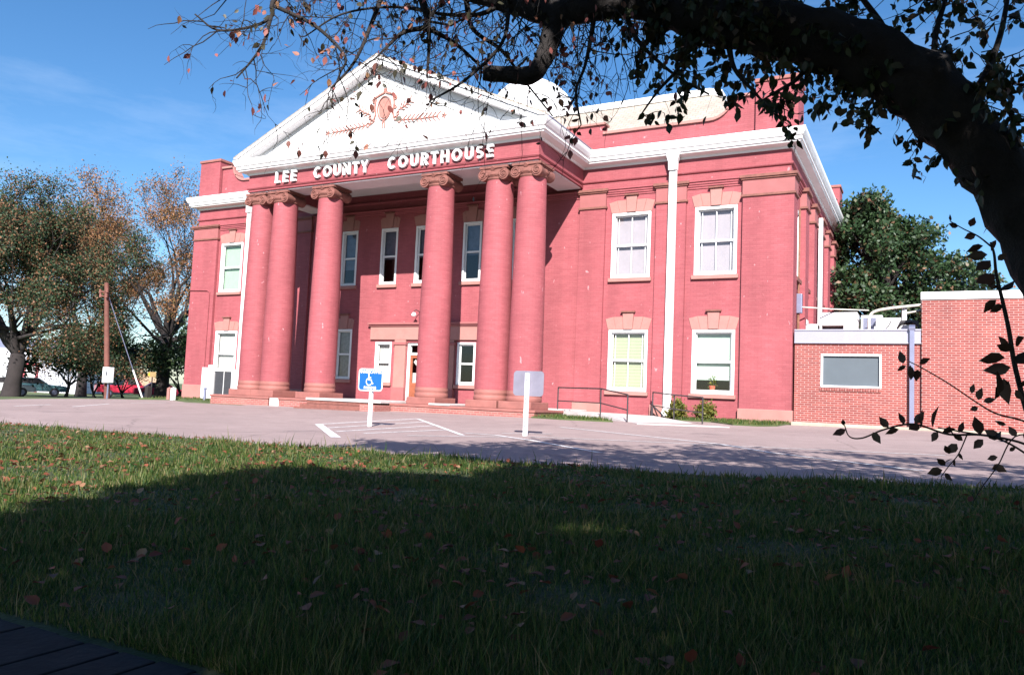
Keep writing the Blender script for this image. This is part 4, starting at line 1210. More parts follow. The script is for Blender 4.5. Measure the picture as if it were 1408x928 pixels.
car('parked_car', 224, 72, 1.0, plain('maroon_car_paint', (.33,.02,.05), .3, .05, 1), 'maroon car behind the bollards')

def tan_house():
    c = np.array(far(191, 100)); dv = np.array([c[0]-CAM[0], c[1]-CAM[1], 0]); dv /= np.linalg.norm(dv); rt = np.array([dv[1], -dv[0], 0])
    h_ = empty('small_house', tuple(c), 'little white house with a tan pitched roof', 'house')
    def P(u, d, z): return c+rt*u+dv*d+np.array([0,0,z])
    b = MB(); b.add([P(-3,0,-.4),P(3,0,-.4),P(3,6,-.4),P(-3,6,-.4),P(-3,0,1.0),P(3,0,1.0),P(3,6,1.0),P(-3,6,1.0)], [(0,1,5,4),(1,2,6,5),(2,3,7,6),(3,0,4,7)]); b.build('wall', M['white'], h_)
    b = MB(); b.add([P(-3.4,-.4,.95),P(3.4,-.4,.95),P(3.4,6.4,.95),P(-3.4,6.4,.95),P(-.6,3,2.6),P(.6,3,2.6)], [(0,1,5,4),(1,2,5),(2,3,4,5),(3,0,4)]); b.build('roof', plain('tan_roof', (.42,.28,.18), .8, .1, 2), h_)
tan_house()

# ================================================================== TREES
def grow(rng, p, d, length, r, level, maxl, segs, tips, spread=.55, up=.15, kids=(2,4), shrink=.72, wob=.12):
    """recursive limbs; segs collects (points, radii, level), tips collects points for leaves"""
    n = max(3, int(4-level*.3)); pts = [p.copy()]; rad = [r]
    for i in range(n):
        d = d + rng.normal(0, wob, 3) + np.array([0,0,up*.25]); d /= np.linalg.norm(d)
        p = p + d*length/n; pts.append(p.copy()); rad.append(r*(1-.45*(i+1)/n))
        if level >= maxl-1: tips.append(p.copy())
    segs.append((pts, rad, level))
    if level >= maxl: return
    for k in range(rng.integers(kids[0], kids[1]+1)):
        a = rng.normal(0, 1, 3); a -= d*(a@d); a /= np.linalg.norm(a)+1e-9
        s_ = spread*rng.uniform(.6, 1.3)
        nd = d*math.cos(s_)+a*math.sin(s_)+np.array([0,0,up*.5]); nd /= np.linalg.norm(nd)
        i0 = len(pts)-1 if k < 2 else rng.integers(1, len(pts))
        grow(rng, pts[i0].copy(), nd, length*shrink*rng.uniform(.8, 1.15), rad[i0]*(.78 if k < 2 else .6), level+1, maxl, segs, tips, spread, up, kids, shrink, wob)

LEAF4 = [(0,0,0),(.32,.45,.05),(0,1,0),(-.32,.45,.05)]
LEAF6 = [(0,0,0),(.26,.25,.05),(.30,.55,.07),(0,1.05,-.04),(-.30,.55,.07),(-.26,.25,.05),(0,.5,0)]
LEAF6F = [(0,1,2,6),(6,2,3),(6,3,4),(0,6,4,5)]

def leaves_at(name, pts, size, rng, mat, parent, per=1, jitter=.3, shape=4, hang=None):
    pts = np.repeat(np.asarray(pts), per, 0); pts = pts + rng.normal(0, jitter, pts.shape)
    n = len(pts); Mx = rand_rot(rng, n)
    Mx = Mx * (size*rng.uniform(.6, 1.3, n))[:, None, None]
    tv, tf = (LEAF4, [(0,1,2,3)]) if shape == 4 else (LEAF6, LEAF6F)
    me = instances(name, tv, tf, Mx, pts)
    return link_mesh(name, me, mat, parent)

def tree(name, base, label, cat, group, trunk_h, trunk_r, nlimbs, limb_len, maxl, leafmat, per, size, jitter, seed, spread=.5, up=.2, shrink=.72, tilt=.6, bark='farbark', kids=(2,3), wob=.12, lower=()):
    rng = np.random.default_rng(seed)
    t_ = empty(name, base, label, cat, group)
    segs, tips = [], []
    b0 = np.array(base, float)
    top = b0+np.array([rng.normal(0,.15), rng.normal(0,.15), trunk_h])
    segs.append(([b0+[0,0,-.3], b0+[0,0,.15], b0+(top-b0)*.4, top], [trunk_r*1.5, trunk_r*1.15, trunk_r*.95, trunk_r*.85], 0))
    for k in range(nlimbs):
        a = 2*math.pi*(k+rng.uniform(-.25,.25))/nlimbs; tl = tilt*rng.uniform(.5, 1.25)
        d = np.array([math.cos(a)*math.sin(tl), math.sin(a)*math.sin(tl), math.cos(tl)])
        grow(rng, top-[0,0,trunk_h*.08*k/nlimbs], d, limb_len*rng.uniform(.85,1.15), trunk_r*.55, 1, maxl, segs, tips, spread, up, kids, shrink, wob)
    for (hz, a, ln) in lower:
        p0 = b0+np.array([0,0,hz]); d = np.array([math.cos(a), math.sin(a), .25]); d /= np.linalg.norm(d)
        grow(rng, p0, d, ln, trunk_r*.3, 2, maxl, segs, tips, spread, .12, kids, shrink, wob)
    tb, lb = MB(), MB()
    for pts, rad, lv in segs:
        (tb if lv == 0 else lb).tube(pts, [max(q, .012) for q in rad], 10 if lv == 0 else (6 if lv < 3 else 4), cap=(lv == 0))
    tr = tb.build('trunk', M[bark], t_, smooth=True)
    lb.build('limbs', M[bark], t_, smooth=True)
    leaves_at('crown', tips, size, rng, M[leafmat], t_, per, jitter)
    return t_

GB = 'big autumn trees beyond the lot'
tree('shade_tree', far(16, 54), 'large dense tree with brown and green leaves and a thick dark trunk', 'tree', GB, 2.5, .46, 6, 3.3, 6, 'oak', 34, .12, .32, 11, .55, .25, .74, .75, kids=(2,3), lower=((3.4,-.3,2.6),(3.5,2.6,2.8),(3.6,-.9,2.8),(3.5,-2.0,2.8),(3.7,.6,2.8),(3.8,-1.4,2.6),(3.5,.9,2.6)))
tree('shade_tree', far(222, 62), 'tall thin-leaved russet tree behind the utility pole', 'tree', GB, 4.6, .45, 6, 3.6, 6, 'elm', 13, .125, .34, 21, .50, .26, .75, .66, kids=(2,3), lower=((3.2,-.5,4),(3.6,2.4,4),(4.2,1.2,4),(3.2,-2.2,4),(3.4,.2,4),(3.8,-1.3,4.2),(4.0,.7,4),(4.4,-.8,4.2),(4.2,2.9,4)))
tree('shade_tree', far(112, 74), 'reddish brown tree half hidden between the two nearer trees', 'tree', GB, 3.6, .4, 6, 3.5, 6, 'elm', 26, .14, .34, 31, .52, .25, .74, .7, kids=(2,3))
tree('shade_tree', far(-75, 58), 'brown tree at the very edge of the view, its trunk out of sight', 'tree', GB, 3.5, .4, 6, 3.2, 6, 'oak', 14, .16, .45, 37, .55, .25, .74, .75, kids=(2,3))
GS = 'small dark green trees under the big ones'
tree('crape_myrtle', far(131, 60), 'low dark tree with several thin splayed stems', 'tree', GS, .3, .10, 6, 1.7, 4, 'dkgreen', 14, .22, .3, 41, .5, .12, .8, .5, kids=(2,3))
tree('crape_myrtle', far(170, 66), 'low dark tree in front of the tan roof', 'tree', GS, .4, .10, 6, 1.5, 4, 'dkgreen', 14, .22, .3, 42, .5, .15, .8, .6, kids=(2,3))
tree('crape_myrtle', far(247, 62), 'low dark green tree beside the courthouse corner', 'tree', GS, .4, .12, 6, 1.7, 4, 'dkgreen', 14, .24, .35, 43, .5, .15, .8, .6, kids=(2,3))
tree('crape_myrtle', far(92, 64), 'low dark green tree hanging over the teal sedan', 'tree', GS, .9, .12, 6, 1.4, 4, 'dkgreen', 12, .24, .35, 44, .5, .1, .8, .8, kids=(2,3))

def magnolia():
    rng = np.random.default_rng(5)
    q = ray(1215, 430); q = q/math.hypot(q[0], q[1])
    c = CAM+q*39; base = (float(c[0]), float(c[1]), float(G(c[0], c[1])))
    t_ = empty('magnolia_tree', base, 'dense glossy dark green tree rising behind the annex', 'tree')
    b = MB(); H = 10.2
    b0 = np.array(base)
    b.tube([b0+[0,0,-.3], b0+[.1,0,2.5], b0+[0,.1,6], b0+[-.3,0,9.2]], [.38,.3,.18,.05], 10); b.build('trunk', M['farbark'], t_, smooth=True)
    # limbs that carry clumps
    clumps = []; lb = MB()
    fw = np.array([q[0], q[1], 0]); rt = np.array([q[1], -q[0], 0])
    spec = []
    for k in range(150):
        h = 2.0+8.0*rng.random()**.9; w = 3.5*math.sqrt(max(0, 1-((h-3.2)/6.4)**2)) if h > 3.2 else 3.9
        a = rng.uniform(0, 2*math.pi); rr = w*rng.uniform(.45, 1.0)
        p = b0+rt*(math.cos(a)*rr*1.0-.7+ (0 if h > 5 else .7))+fw*(math.sin(a)*rr)+np.array([0,0,h])
        spec.append(p)
    for u, v in ((1168,286),(1180,300),(1160,300),(1203,282),(1196,300),(1214,296),(1225,308),(1240,318),(1254,320),(1270,322),(1262,335),(1246,345),(1268,356),(1285,364),(1280,376),(1296,372),(1306,371),(1318,378),(1312,388),(1328,394),(1322,402),(1300,392),(1290,404),(1270,380),(1255,372)):
        spec.append(b0+rt*((u-1215)/29.5)+fw*rng.uniform(-1.2,1.2)+np.array([0,0,(566-v)/29.5+.35]))
    for p in spec:
        hz = min(max(.8, (p[2]-b0[2])*.7), 9.0); s_ = b0+np.array([0,0,hz])
        lb.tube([s_, (s_+p)/2+[0,0,.15], p], [.07,.05,.025], 5, cap=False)
        n = 260
        g = rng.normal(size=(n, 3)); g /= np.linalg.norm(g, axis=1)[:, None]
        g *= (rng.random(n)**.4)[:, None]*np.array([.75,.75,.58])*rng.uniform(.75, 1.25)
        clumps.append(p+g)
    lb.build('limbs', M['farbark'], t_)
    leaves_at('crown', np.concatenate(clumps), .20, rng, M['magnolia'], t_, 1, .03)
magnolia()
# trees far behind the hall
tree('shade_tree', far(1430, 62), 'thin bare tree top showing behind the brick hall', 'tree', GB, 3, .2, 5, 2.4, 4, 'elm', 2, .2, .4, 51, .5, .3, .75, .5)

# shrubs by the wall
def shrub(x, y, r, h, seed, label):
    rng = np.random.default_rng(seed); z = G(x, y)+.02
    t_ = empty('shrub', (x, y, z), label, 'shrub', 'two yellowish shrubs at the courthouse wall')
    b = MB(); tips = []
    for k in range(26):
        a = rng.uniform(0, 6.28); e = rng.uniform(.35, 1.4); L_ = rng.uniform(.7, 1.1)
        tip = np.array([x+math.cos(a)*math.cos(e)*r*L_, y+math.sin(a)*math.cos(e)*r*L_, z+math.sin(e)*h*L_])
        b.tube([(x+rng.normal(0,.04),y+rng.normal(0,.04),z-.05), (np.array([x,y,z])+tip)/2+[0,0,.04], tip], [.012,.008,.004], 4, cap=False)
        for q in np.linspace(.4, 1, 6): tips.append(np.array([x,y,z])+(tip-np.array([x,y,z]))*q)
    b.build('stems', M['farbark'], t_)
    leaves_at('foliage', tips, .085, rng, M['shrub'], t_, 14, .06)
shrub(10.35, -.95, .42, .58, 61, 'rounded yellowish shrub with a rail crossing in front of it')
shrub(11.25, -.85, .38, .56, 62, 'smaller yellowish shrub between the rail end and the corner pier')

# plant on the sill inside the half-shaded window
pl = empty('potted_plant', (11.2, .30, 1.02), 'small green plant in a red pot behind the half-raised shade', 'plant')
b = MB(); b.lathe([(.07,1.02),(.10,1.17),(.11,1.17),(.11,1.2),(.09,1.2)], 11.2, .145, 14); b.build('pot', plain('red_pot', (.5,.12,.07), .6, .1, 4), pl)
rngp = np.random.default_rng(3)
leaves_at('foliage', [np.array([11.2,.145,1.22+.05*k]) for k in range(4)], .08, rngp, M['shrub'], pl, 18, .06)
b = MB(); b.box(10.62, 11.85, .13, .4, .93, 1.018); b.build('window_board', M['white'], CH)

# ================================================================== THE TREE OVER THE CAMERA
def orchard_tree():
    rng = np.random.default_rng(77)
    base_p = at_d(1552, 812, 4.0)
    base = (float(base_p[0]), float(base_p[1]), float(G(base_p[0], base_p[1])))
    t_ = empty('leaning_tree', base, 'dark leaning tree whose thick limb arches across the top of the lawn', 'tree')
    trunk_px = [(1552,830,4.0,125),(1545,765,4.0,108),(1508,580,4.0,100),(1452,390,3.97,94),(1388,268,3.95,88),(1328,186,3.95,88),(1262,118,4.0,96),(1180,72,4.1,98),(1090,46,4.2,92),(1000,30,4.35,80),(930,14,4.45,62),(870,3,4.5,50),(800,12,4.55,46),(762,18,4.6,44),(708,6,4.65,34),(640,-12,4.75,28),(560,-34,4.85,22),(450,-56,5.0,15),(360,-60,5.1,9)]
    raw = [np.append(at_d(u, v, d), w*(.93 if u > 1200 else .84)/2*d/FPX) for u, v, d, w in trunk_px]
    sm = bez([r for r in raw], 5)
    pts = [q[:3] for q in sm]; rad = [max(.008, q[3]) for q in sm]
    # knots and swellings of the bark
    rad = [r*(1+.06*math.sin(i*1.7)+rng.normal(0,.025)) for i, r in enumerate(rad)]
    b = MB(); b.tube(pts, rad, 20)
    for i, v in enumerate(b.v):
        if i < len(pts)*20:
            c = pts[i//20]; dv = np.array(v)-c; f = 1+.05*math.sin(i*2.39)+rng.normal(0,.03)
            b.v[i] = tuple(c+dv*f)
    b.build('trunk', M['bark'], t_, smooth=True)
    lb = MB()
    def limb(px, n=5, sides=6):
        r_ = bez([np.append(at_d(u, v, d), w/2*d/FPX) for u, v, d, w in px], n)
        lb.tube([q[:3] for q in r_], [max(.0022, q[3]) for q in r_], sides)
        return [q[:3] for q in r_]
    # broken stub
    sb_ = MB()
    r_ = bez([np.append(at_d(u, v, d), w/2*d/FPX) for u, v, d, w in ((766,14,4.6,40),(757,55,4.58,34),(744,88,4.56,30),(728,104,4.55,30),(700,103,4.54,27),(664,101,4.53,24))], 4)
    sb_.tube([q[:3] for q in r_], [q[3]*.85*(1+.05*math.sin(i*2.1)) for i, q in enumerate(r_)], 14)
    sb_.build('broken_stub', M['bark'], t_, smooth=True, angle=50)
    # the drooping branches seen against the sky
    branches = [
        [(575,-30,4.85,14),(580,0,4.8,11),(588,27,4.78,9),(590,60,4.75,6),(587,107,4.7,3)],
        [(588,38,4.78,8),(555,45,4.7,6),(533,64,4.65,4),(519,78,4.6,2.5)],
        [(590,40,4.78,8),(624,59,4.85,6),(651,82,4.9,4),(664,96,4.95,2.5)],
        [(400,-40,5.0,9),(375,5,4.9,7),(374,22,4.88,5),(350,36,4.85,4),(300,42,4.8,3),(268,20,4.78,2)],
        [(374,20,4.88,5),(362,60,4.8,4),(345,85,4.78,3),(325,108,4.75,2)],
        [(376,8,4.9,6),(433,36,4.85,5),(474,77,4.8,4),(468,100,4.8,3),(458,124,4.8,2)],
        [(530,-20,4.85,8),(512,30,4.8,6),(487,86,4.7,4),(455,122,4.65,2.5)],
        [(816,30,4.55,8),(812,55,4.5,7),(804,92,4.48,5),(792,127,4.45,4),(799,172,4.42,2)],
        [(640,-5,4.75,8),(650,40,4.9,6),(690,70,5.0,5),(720,110,5.05,3),(760,160,5.1,2)],
        [(700,10,4.65,8),(690,60,4.5,5),(640,110,4.4,4),(590,140,4.35,2)],
        [(860,20,4.5,9),(880,60,4.4,6),(930,105,4.35,4),(975,130,4.3,2.5)],
        [(950,40,4.4,10),(935,90,4.3,6),(905,125,4.25,4),(880,160,4.2,2)],
        [(1000,50,4.35,10),(1010,95,4.2,6),(1040,130,4.1,4),(1060,155,4.1,2)],
        [(1120,80,4.15,10),(1095,110,4.1,6),(1070,125,4.0,4),(1045,140,4.0,2)],
        [(1180,95,4.1,8),(1200,130,4.0,5),(1190,160,3.95,3),(1212,185,3.95,2)],
        [(700,0,4.65,10),(660,20,4.7,7),(610,20,4.75,5),(540,10,4.8,4),(470,20,4.85,3),(420,50,4.9,2)],
        [(1300,170,3.95,14),(1345,120,4.1,11),(1372,60,4.2,8),(1385,0,4.3,6),(1390,-50,4.4,4)],
        [(1345,120,4.1,9),(1380,140,4.1,6),(1400,190,4.0,4),(1420,235,4.0,2)],
        [(1290,130,4.0,12),(1285,60,4.2,9),(1300,0,4.3,7),(1320,-60,4.4,5)],
        [(1230,90,4.1,14),(1215,40,4.2,10),(1180,-10,4.3,7),(1150,-60,4.4,5)],
        [(1090,30,4.2,12),(1080,-10,4.3,9),(1040,-50,4.4,6)],
        [(960,10,4.4,12),(930,-20,4.5,8),(880,-60,4.6,5)],
    ]
    curves = [limb(b_) for b_ in branches]
    sparse, dense = [], []           # leaf sites
    def twig(p, d, L, r, level, sites, droop, every):
        n = 6; P_ = [p]; dd = d
        for i in range(n):
            dd = dd+rng.normal(0, .22, 3)+np.array([0,0,-droop]); dd /= np.linalg.norm(dd)
            P_.append(P_[-1]+dd*L/n)
        lb.tube(P_, [r*(1-.7*i/n) for i in range(n+1)], 4, cap=False)
        for i in range(1, n+1):
            if rng.random() < every: sites.append(P_[i]+rng.normal(0,.012,3))
        if level > 0:
            for k in range(rng.integers(1, 4)):
                j = rng.integers(1, n+1); nd = dd+rng.normal(0, .8, 3); nd /= np.linalg.norm(nd)
                twig(P_[j], nd, L*rng.uniform(.4,.75), r*.6, level-1, sites, droop, every)
    for ci, c in enumerate(curves):
        left = branches[ci][-1][0] < 830
        sites = sparse if left else dense
        for k in range(len(c)):
            if rng.random() < (.62 if left else .42):
                d = rng.normal(0, 1, 3); d[2] -= .55; d /= np.linalg.norm(d)
                twig(c[k], d, rng.uniform(.16,.50) if left else rng.uniform(.10,.24), .0042, 2 if left else 1, sites, .10 if left else .05, .09 if left else .75)
    # twigs straight off the big limb
    for i in range(len(pts)):
        u, v, z = project(pts[i])
        if 420 < u < 1330 and v < 240 and i > 20:
            for k in range((5 if u < 1230 else 2) if u > 880 else 3):
                d = rng.normal(0, 1, 3); d[2] -= .5 if u > 880 else .8; d /= np.linalg.norm(d)
                if u > 880: twig(pts[i]+d*rad[i]*.8, d, rng.uniform(.07,.22), .0035, 1, dense, .10, .65)
                else: twig(pts[i]+d*rad[i]*.8, d, rng.uniform(.2,.6), .0045, 2, sparse, .12, .09)
    # leafy boughs above and beside the trunk
    for k in range(95):
        u = rng.uniform(1255, 1500); v = rng.uniform(-120, 300)
        edge = 68+(u-1307)*1.9 if u < 1353 else 158+(u-1353)*1.2
        if v > min(edge-6, 240): continue
        d = rng.normal(0, 1, 3); d /= np.linalg.norm(d)
        twig(at_d(u, v, rng.uniform(3.7, 4.9)), d, rng.uniform(.12,.34), .004, 1, dense, .1, .75)
    for k in range(100):
        u = rng.uniform(880, 1300); v = rng.uniform(-130, 5)
        d = rng.normal(0, 1, 3); d /= np.linalg.norm(d)
        twig(at_d(u, v, rng.uniform(3.9, 5.1)), d, rng.uniform(.15,.36), .004, 1, dense, .1, .75)
    for k in range(60):
        u = rng.uniform(380, 880); v = rng.uniform(-140, -15)
        d = rng.normal(0, 1, 3); d[2] -= .4; d /= np.linalg.norm(d)
        twig(at_d(u, v, rng.uniform(4.3, 5.3)), d, rng.uniform(.2,.5), .004, 2, sparse, .1, .25)

    # ---- the crown above and behind the camera; its shade lies on the lawn and reaches the lot
    shade = np.array([SUN_DIR.x/SUN_DIR.z, SUN_DIR.y/SUN_DIR.z, 1.0])
    def edge_x(y):
        return np.interp(y, [-27,-22.8,-21.7,-20.7,-19.95,-19.6,-19.3,-18.5,-18.0], [12.9,12.6,12.15,12.0,11.9,13.0,13.7,13.5,14.0])
    n = 105000
    gx = rng.uniform(11.2, 24.5, n); gy = rng.uniform(-31, -17.7, n); h = 3.0+4.4*rng.random(n)
    keep = gx > edge_x(gy)+.10*np.sin(gy*9)+rng.normal(0, .07, n)
    hole = ((gx-15.55)/.40)**2+((gy+21.3)/.22)**2 < 1
    keep &= ~(hole & (rng.random(n) < .8))
    keep &= ~((gy > -18.6) & (rng.random(n) < .30))
    P1 = np.stack([gx, gy, G(gx, gy)], -1)+shade*h[:, None]
    P1 = P1[keep]
    # unseen higher leaf layer behind the camera, added to deepen the lawn's shade
    n = 60000
    gx = rng.uniform(11.2, 24.5, n); gy = rng.uniform(-28, -18.0, n); h = 6.6+2.6*rng.random(n)
    hole = ((gx-15.55)/.40)**2+((gy+21.3)/.22)**2 < 1
    keep = (gx > edge_x(gy)+.15+.12*np.sin(gy*7)+rng.normal(0, .08, n)) & ~(hole & (rng.random(n) < .55)) & ~((gy > -18.8) & (rng.random(n) < .4))
    P1 = np.concatenate([P1, (np.stack([gx, gy, G(gx, gy)], -1)+shade*h[:, None])[keep]])
    # airy branch ends whose shade dapples the lot
    cl = []; spine = MB()
    for k in range(240):
        gx0 = rng.uniform(10.2, 21.5); gy0 = -17.9+rng.beta(1.1, 2.0)*(5.6 if gx0 > 12 else 2.6)
        if gx0 < 12 and gy0 < -17: continue
        hh = rng.uniform(3.6, 6.5); c = np.array([gx0, gy0, G(gx0, gy0)])+shade*hh
        a = rng.normal(0, 1, 3); a[2] *= .3; a[0] *= 1.6; a /= np.linalg.norm(a); L = rng.uniform(.5, 1.1)
        q = [c+a*L*s_+np.array([0,0,.1*math.sin(s_*3)])+rng.normal(0,.03,3) for s_ in np.linspace(-1, 1, 6)]
        lb.tube(q, [.012,.011,.009,.008,.006,.004], 4, cap=False)
        m = 84
        s_ = rng.uniform(-1, 1, m); cl.append(c+a*L*s_[:, None]+rng.normal(0, .11, (m, 3)))
        for w_ in range(6):
            d = rng.normal(0, 1, 3); d /= np.linalg.norm(d); o_ = q[rng.integers(0, 6)]
            lb.tube([o_, o_+d*.2+rng.normal(0,.03,3), o_+d*.42], [.006,.004,.002], 3, cap=False)
    P2 = np.concatenate(cl)
    Pc = np.concatenate([P1, P2])
    u, v, z = project_many(Pc)
    inside = (z > .1) & (u > -60) & (u < 1470) & (v > -40) & (v < 980)
    near = np.linalg.norm(Pc-CAM, axis=1) < 1.2
    Pc = Pc[~inside & ~near]
    # boughs that carry this crown
    root = pts[30]
    for k in range(40):
        tgt = Pc[rng.integers(0, len(Pc))]
        s0 = pts[int(rng.integers(4, 12))]
        mid = (s0+tgt)/2+np.array([0,0,.8])+rng.normal(0,.25,3)
        ok = True
        cv = bez([np.append(s0,.07), np.append(mid,.05), np.append(tgt,.012)], 6)
        for q in cv[1:]:
            uu, vv, zz = project(q[:3])
            if zz > 0 and -60 < uu < 1470 and -30 < vv < 960: ok = False
        if ok: lb.tube([q[:3] for q in cv], [q[3] for q in cv], 7, cap=False)
    lb.build('limbs', M['bark'], t_, smooth=True)
    Mx = rand_rot(rng, len(Pc))*(rng.uniform(.11, .20, len(Pc)))[:, None, None]
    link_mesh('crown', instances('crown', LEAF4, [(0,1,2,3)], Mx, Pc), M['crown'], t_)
    def hang(n):
        Mx = rand_rot(rng, n, .9); F = np.array([[1,0,0],[0,0,1],[0,-1,0]], float)   # leaf tips hang down
        return Mx @ F
    D = np.array(dense); 
    link_mesh('leaves', instances('leaves', LEAF6, LEAF6F, hang(len(D))*(rng.uniform(.038,.066,len(D)))[:, None, None], D), M['crown'], t_)
    S = np.array(sparse)
    link_mesh('autumn_leaves', instances('autumn_leaves', LEAF6, LEAF6F, hang(len(S))*(rng.uniform(.028,.058,len(S)))[:, None, None], S), M['autumn'], t_)
    print('leaves', len(Pc), len(D), len(S))
def project_many(P):
    v = P-CAM; z = v@CF; zz = np.where(np.abs(z) > .05, z, .05)
    return 704+FPX*(v@CR)/zz, 464-FPX*(v@CU)/zz, z
orchard_tree()

# a leafy sapling whose shoots reach in from beside the camera
def sapling():
    rng = np.random.default_rng(9)
    d0 = 2.5
    bp_ = at_d(1530, 950, d0); base = (float(bp_[0]), float(bp_[1]), float(G(bp_[0], bp_[1])))
    t_ = empty('sapling', base, 'thin leafy sapling reaching in from the edge in front of the brick hall', 'sapling')
    b = MB(); leaves = []
    def stem(px, r0, r1, n=6):
        P_ = bez([at_d(*q) for q in px], n); b.tube(P_, list(np.linspace(r0, r1, len(P_))), 6); return P_
    stem([(1530,970,d0),(1500,800,d0),(1455,660,d0),(1420,590,d0),(1397,510,2.5),(1387,453,2.48),(1378,412,2.46),(1370,378,2.45),(1367,350,2.45),(1362,333,2.45)], .011, .003)
    stem([(1364,340,2.45),(1345,325,2.44),(1325,315,2.43),(1306,304,2.42)], .003, .0015)
    stem([(1450,600,2.5),(1408,579,2.45),(1371,569,2.42),(1344,554,2.4),(1304,527,2.38),(1268,506,2.36),(1250,497,2.35)], .0035, .0015)
    stem([(1470,690,2.5),(1440,632,2.45),(1408,610,2.4),(1351,598,2.36),(1304,597,2.33),(1257,583,2.3),(1217,590,2.28),(1186,602,2.27),(1168,600,2.26),(1161,584,2.26)], .0045, .0016)
    stem([(1470,690,2.5),(1430,640,2.5),(1380,606,2.42),(1325,594,2.4),(1290,588,2.38)], .004, .002)
    stem([(1330,597,2.35),(1318,624,2.33),(1305,640,2.32),(1294,655,2.31)], .002, .0012)
    stem([(1440,600,2.5),(1396,600,2.45),(1372,640,2.42),(1350,670,2.4),(1338,690,2.4)], .0025, .0012)
    L = [ # u, v, depth, angle of the tip in the picture (deg, 0 = right, 90 = up), length px
        (1308,304,2.42,110,14),(1318,311,2.43,170,22),(1334,312,2.43,80,20),(1342,322,2.44,200,24),(1352,322,2.44,60,20),(1370,330,2.45,240,26),(1352,338,2.45,200,34),(1358,350,2.45,185,40),(1362,358,2.45,215,36),(1372,358,2.45,40,22),(1368,377,2.46,205,44),(1363,380,2.46,270,26),(1374,385,2.46,260,24),(1372,395,2.46,170,24),(1376,400,2.46,35,34),(1380,420,2.47,205,30),(1370,412,2.47,230,34),
        (1396,474,2.48,30,34),(1392,482,2.48,160,34),(1388,476,2.48,140,30),(1382,492,2.48,185,54),(1390,505,2.48,190,48),(1396,500,2.48,40,42),(1372,510,2.48,250,56),(1380,520,2.48,280,52),(1388,524,2.48,240,44),(1402,530,2.48,20,26),(1396,536,2.48,310,28),
        (1242,500,2.35,100,26),(1246,503,2.35,210,20),(1255,505,2.36,250,28),(1262,508,2.36,275,26),(1264,500,2.36,30,22),(1252,502,2.36,260,20),(1336,541,2.4,75,20),(1345,550,2.41,70,26),(1352,552,2.41,20,22),(1345,560,2.41,200,16),
        (1160,585,2.26,110,16),(1163,590,2.26,205,28),(1200,594,2.27,300,26),(1222,588,2.28,130,28),(1243,584,2.29,110,26),(1236,590,2.29,200,28),(1258,583,2.3,60,30),(1264,583,2.3,200,32),(1268,586,2.3,90,34),(1282,588,2.31,70,46),(1290,594,2.32,230,24),(1296,594,2.33,20,24),(1310,597,2.33,120,22),(1318,595,2.33,80,26),(1316,610,2.33,230,26),(1324,606,2.34,140,24),(1348,598,2.36,110,40),(1352,604,2.36,220,28),(1368,604,2.37,60,20),(1376,603,2.38,150,34),(1388,604,2.38,190,28),(1398,600,2.4,120,24),(1408,604,2.4,60,22),(1306,624,2.33,130,26),(1310,630,2.33,210,20),(1300,640,2.32,140,22),(1296,646,2.32,200,28),(1299,650,2.32,310,20),(1312,632,2.32,290,16),(1318,622,2.33,290,16),(1372,628,2.42,190,24),(1376,640,2.42,200,20),(1368,640,2.42,330,24),(1388,620,2.42,40,14),(1384,584,2.43,160,22),
    ]
    Mx, P_ = [], []
    for u, v, d, a, ln in L:
        p = at_d(u, v, d); ln = ln*.68
        tip = CR*math.cos(R(a))+CU*math.sin(R(a))+CF*rng.normal(0, .25); tip /= np.linalg.norm(tip)
        side = np.cross(tip, CF+rng.normal(0, .55, 3)); side /= np.linalg.norm(side); nn = np.cross(side, tip)
        s_ = ln*d/FPX
        Mx.append(np.stack([side*s_*rng.uniform(.75,1.2), tip*s_, nn*s_], -1)); P_.append(p)
    b.build('stem', M['bark'], t_, smooth=True)
    link_mesh('leaves', instances('leaves', LEAF6, LEAF6F, np.array(Mx), np.array(P_)), M['shoot'], t_)
sapling()

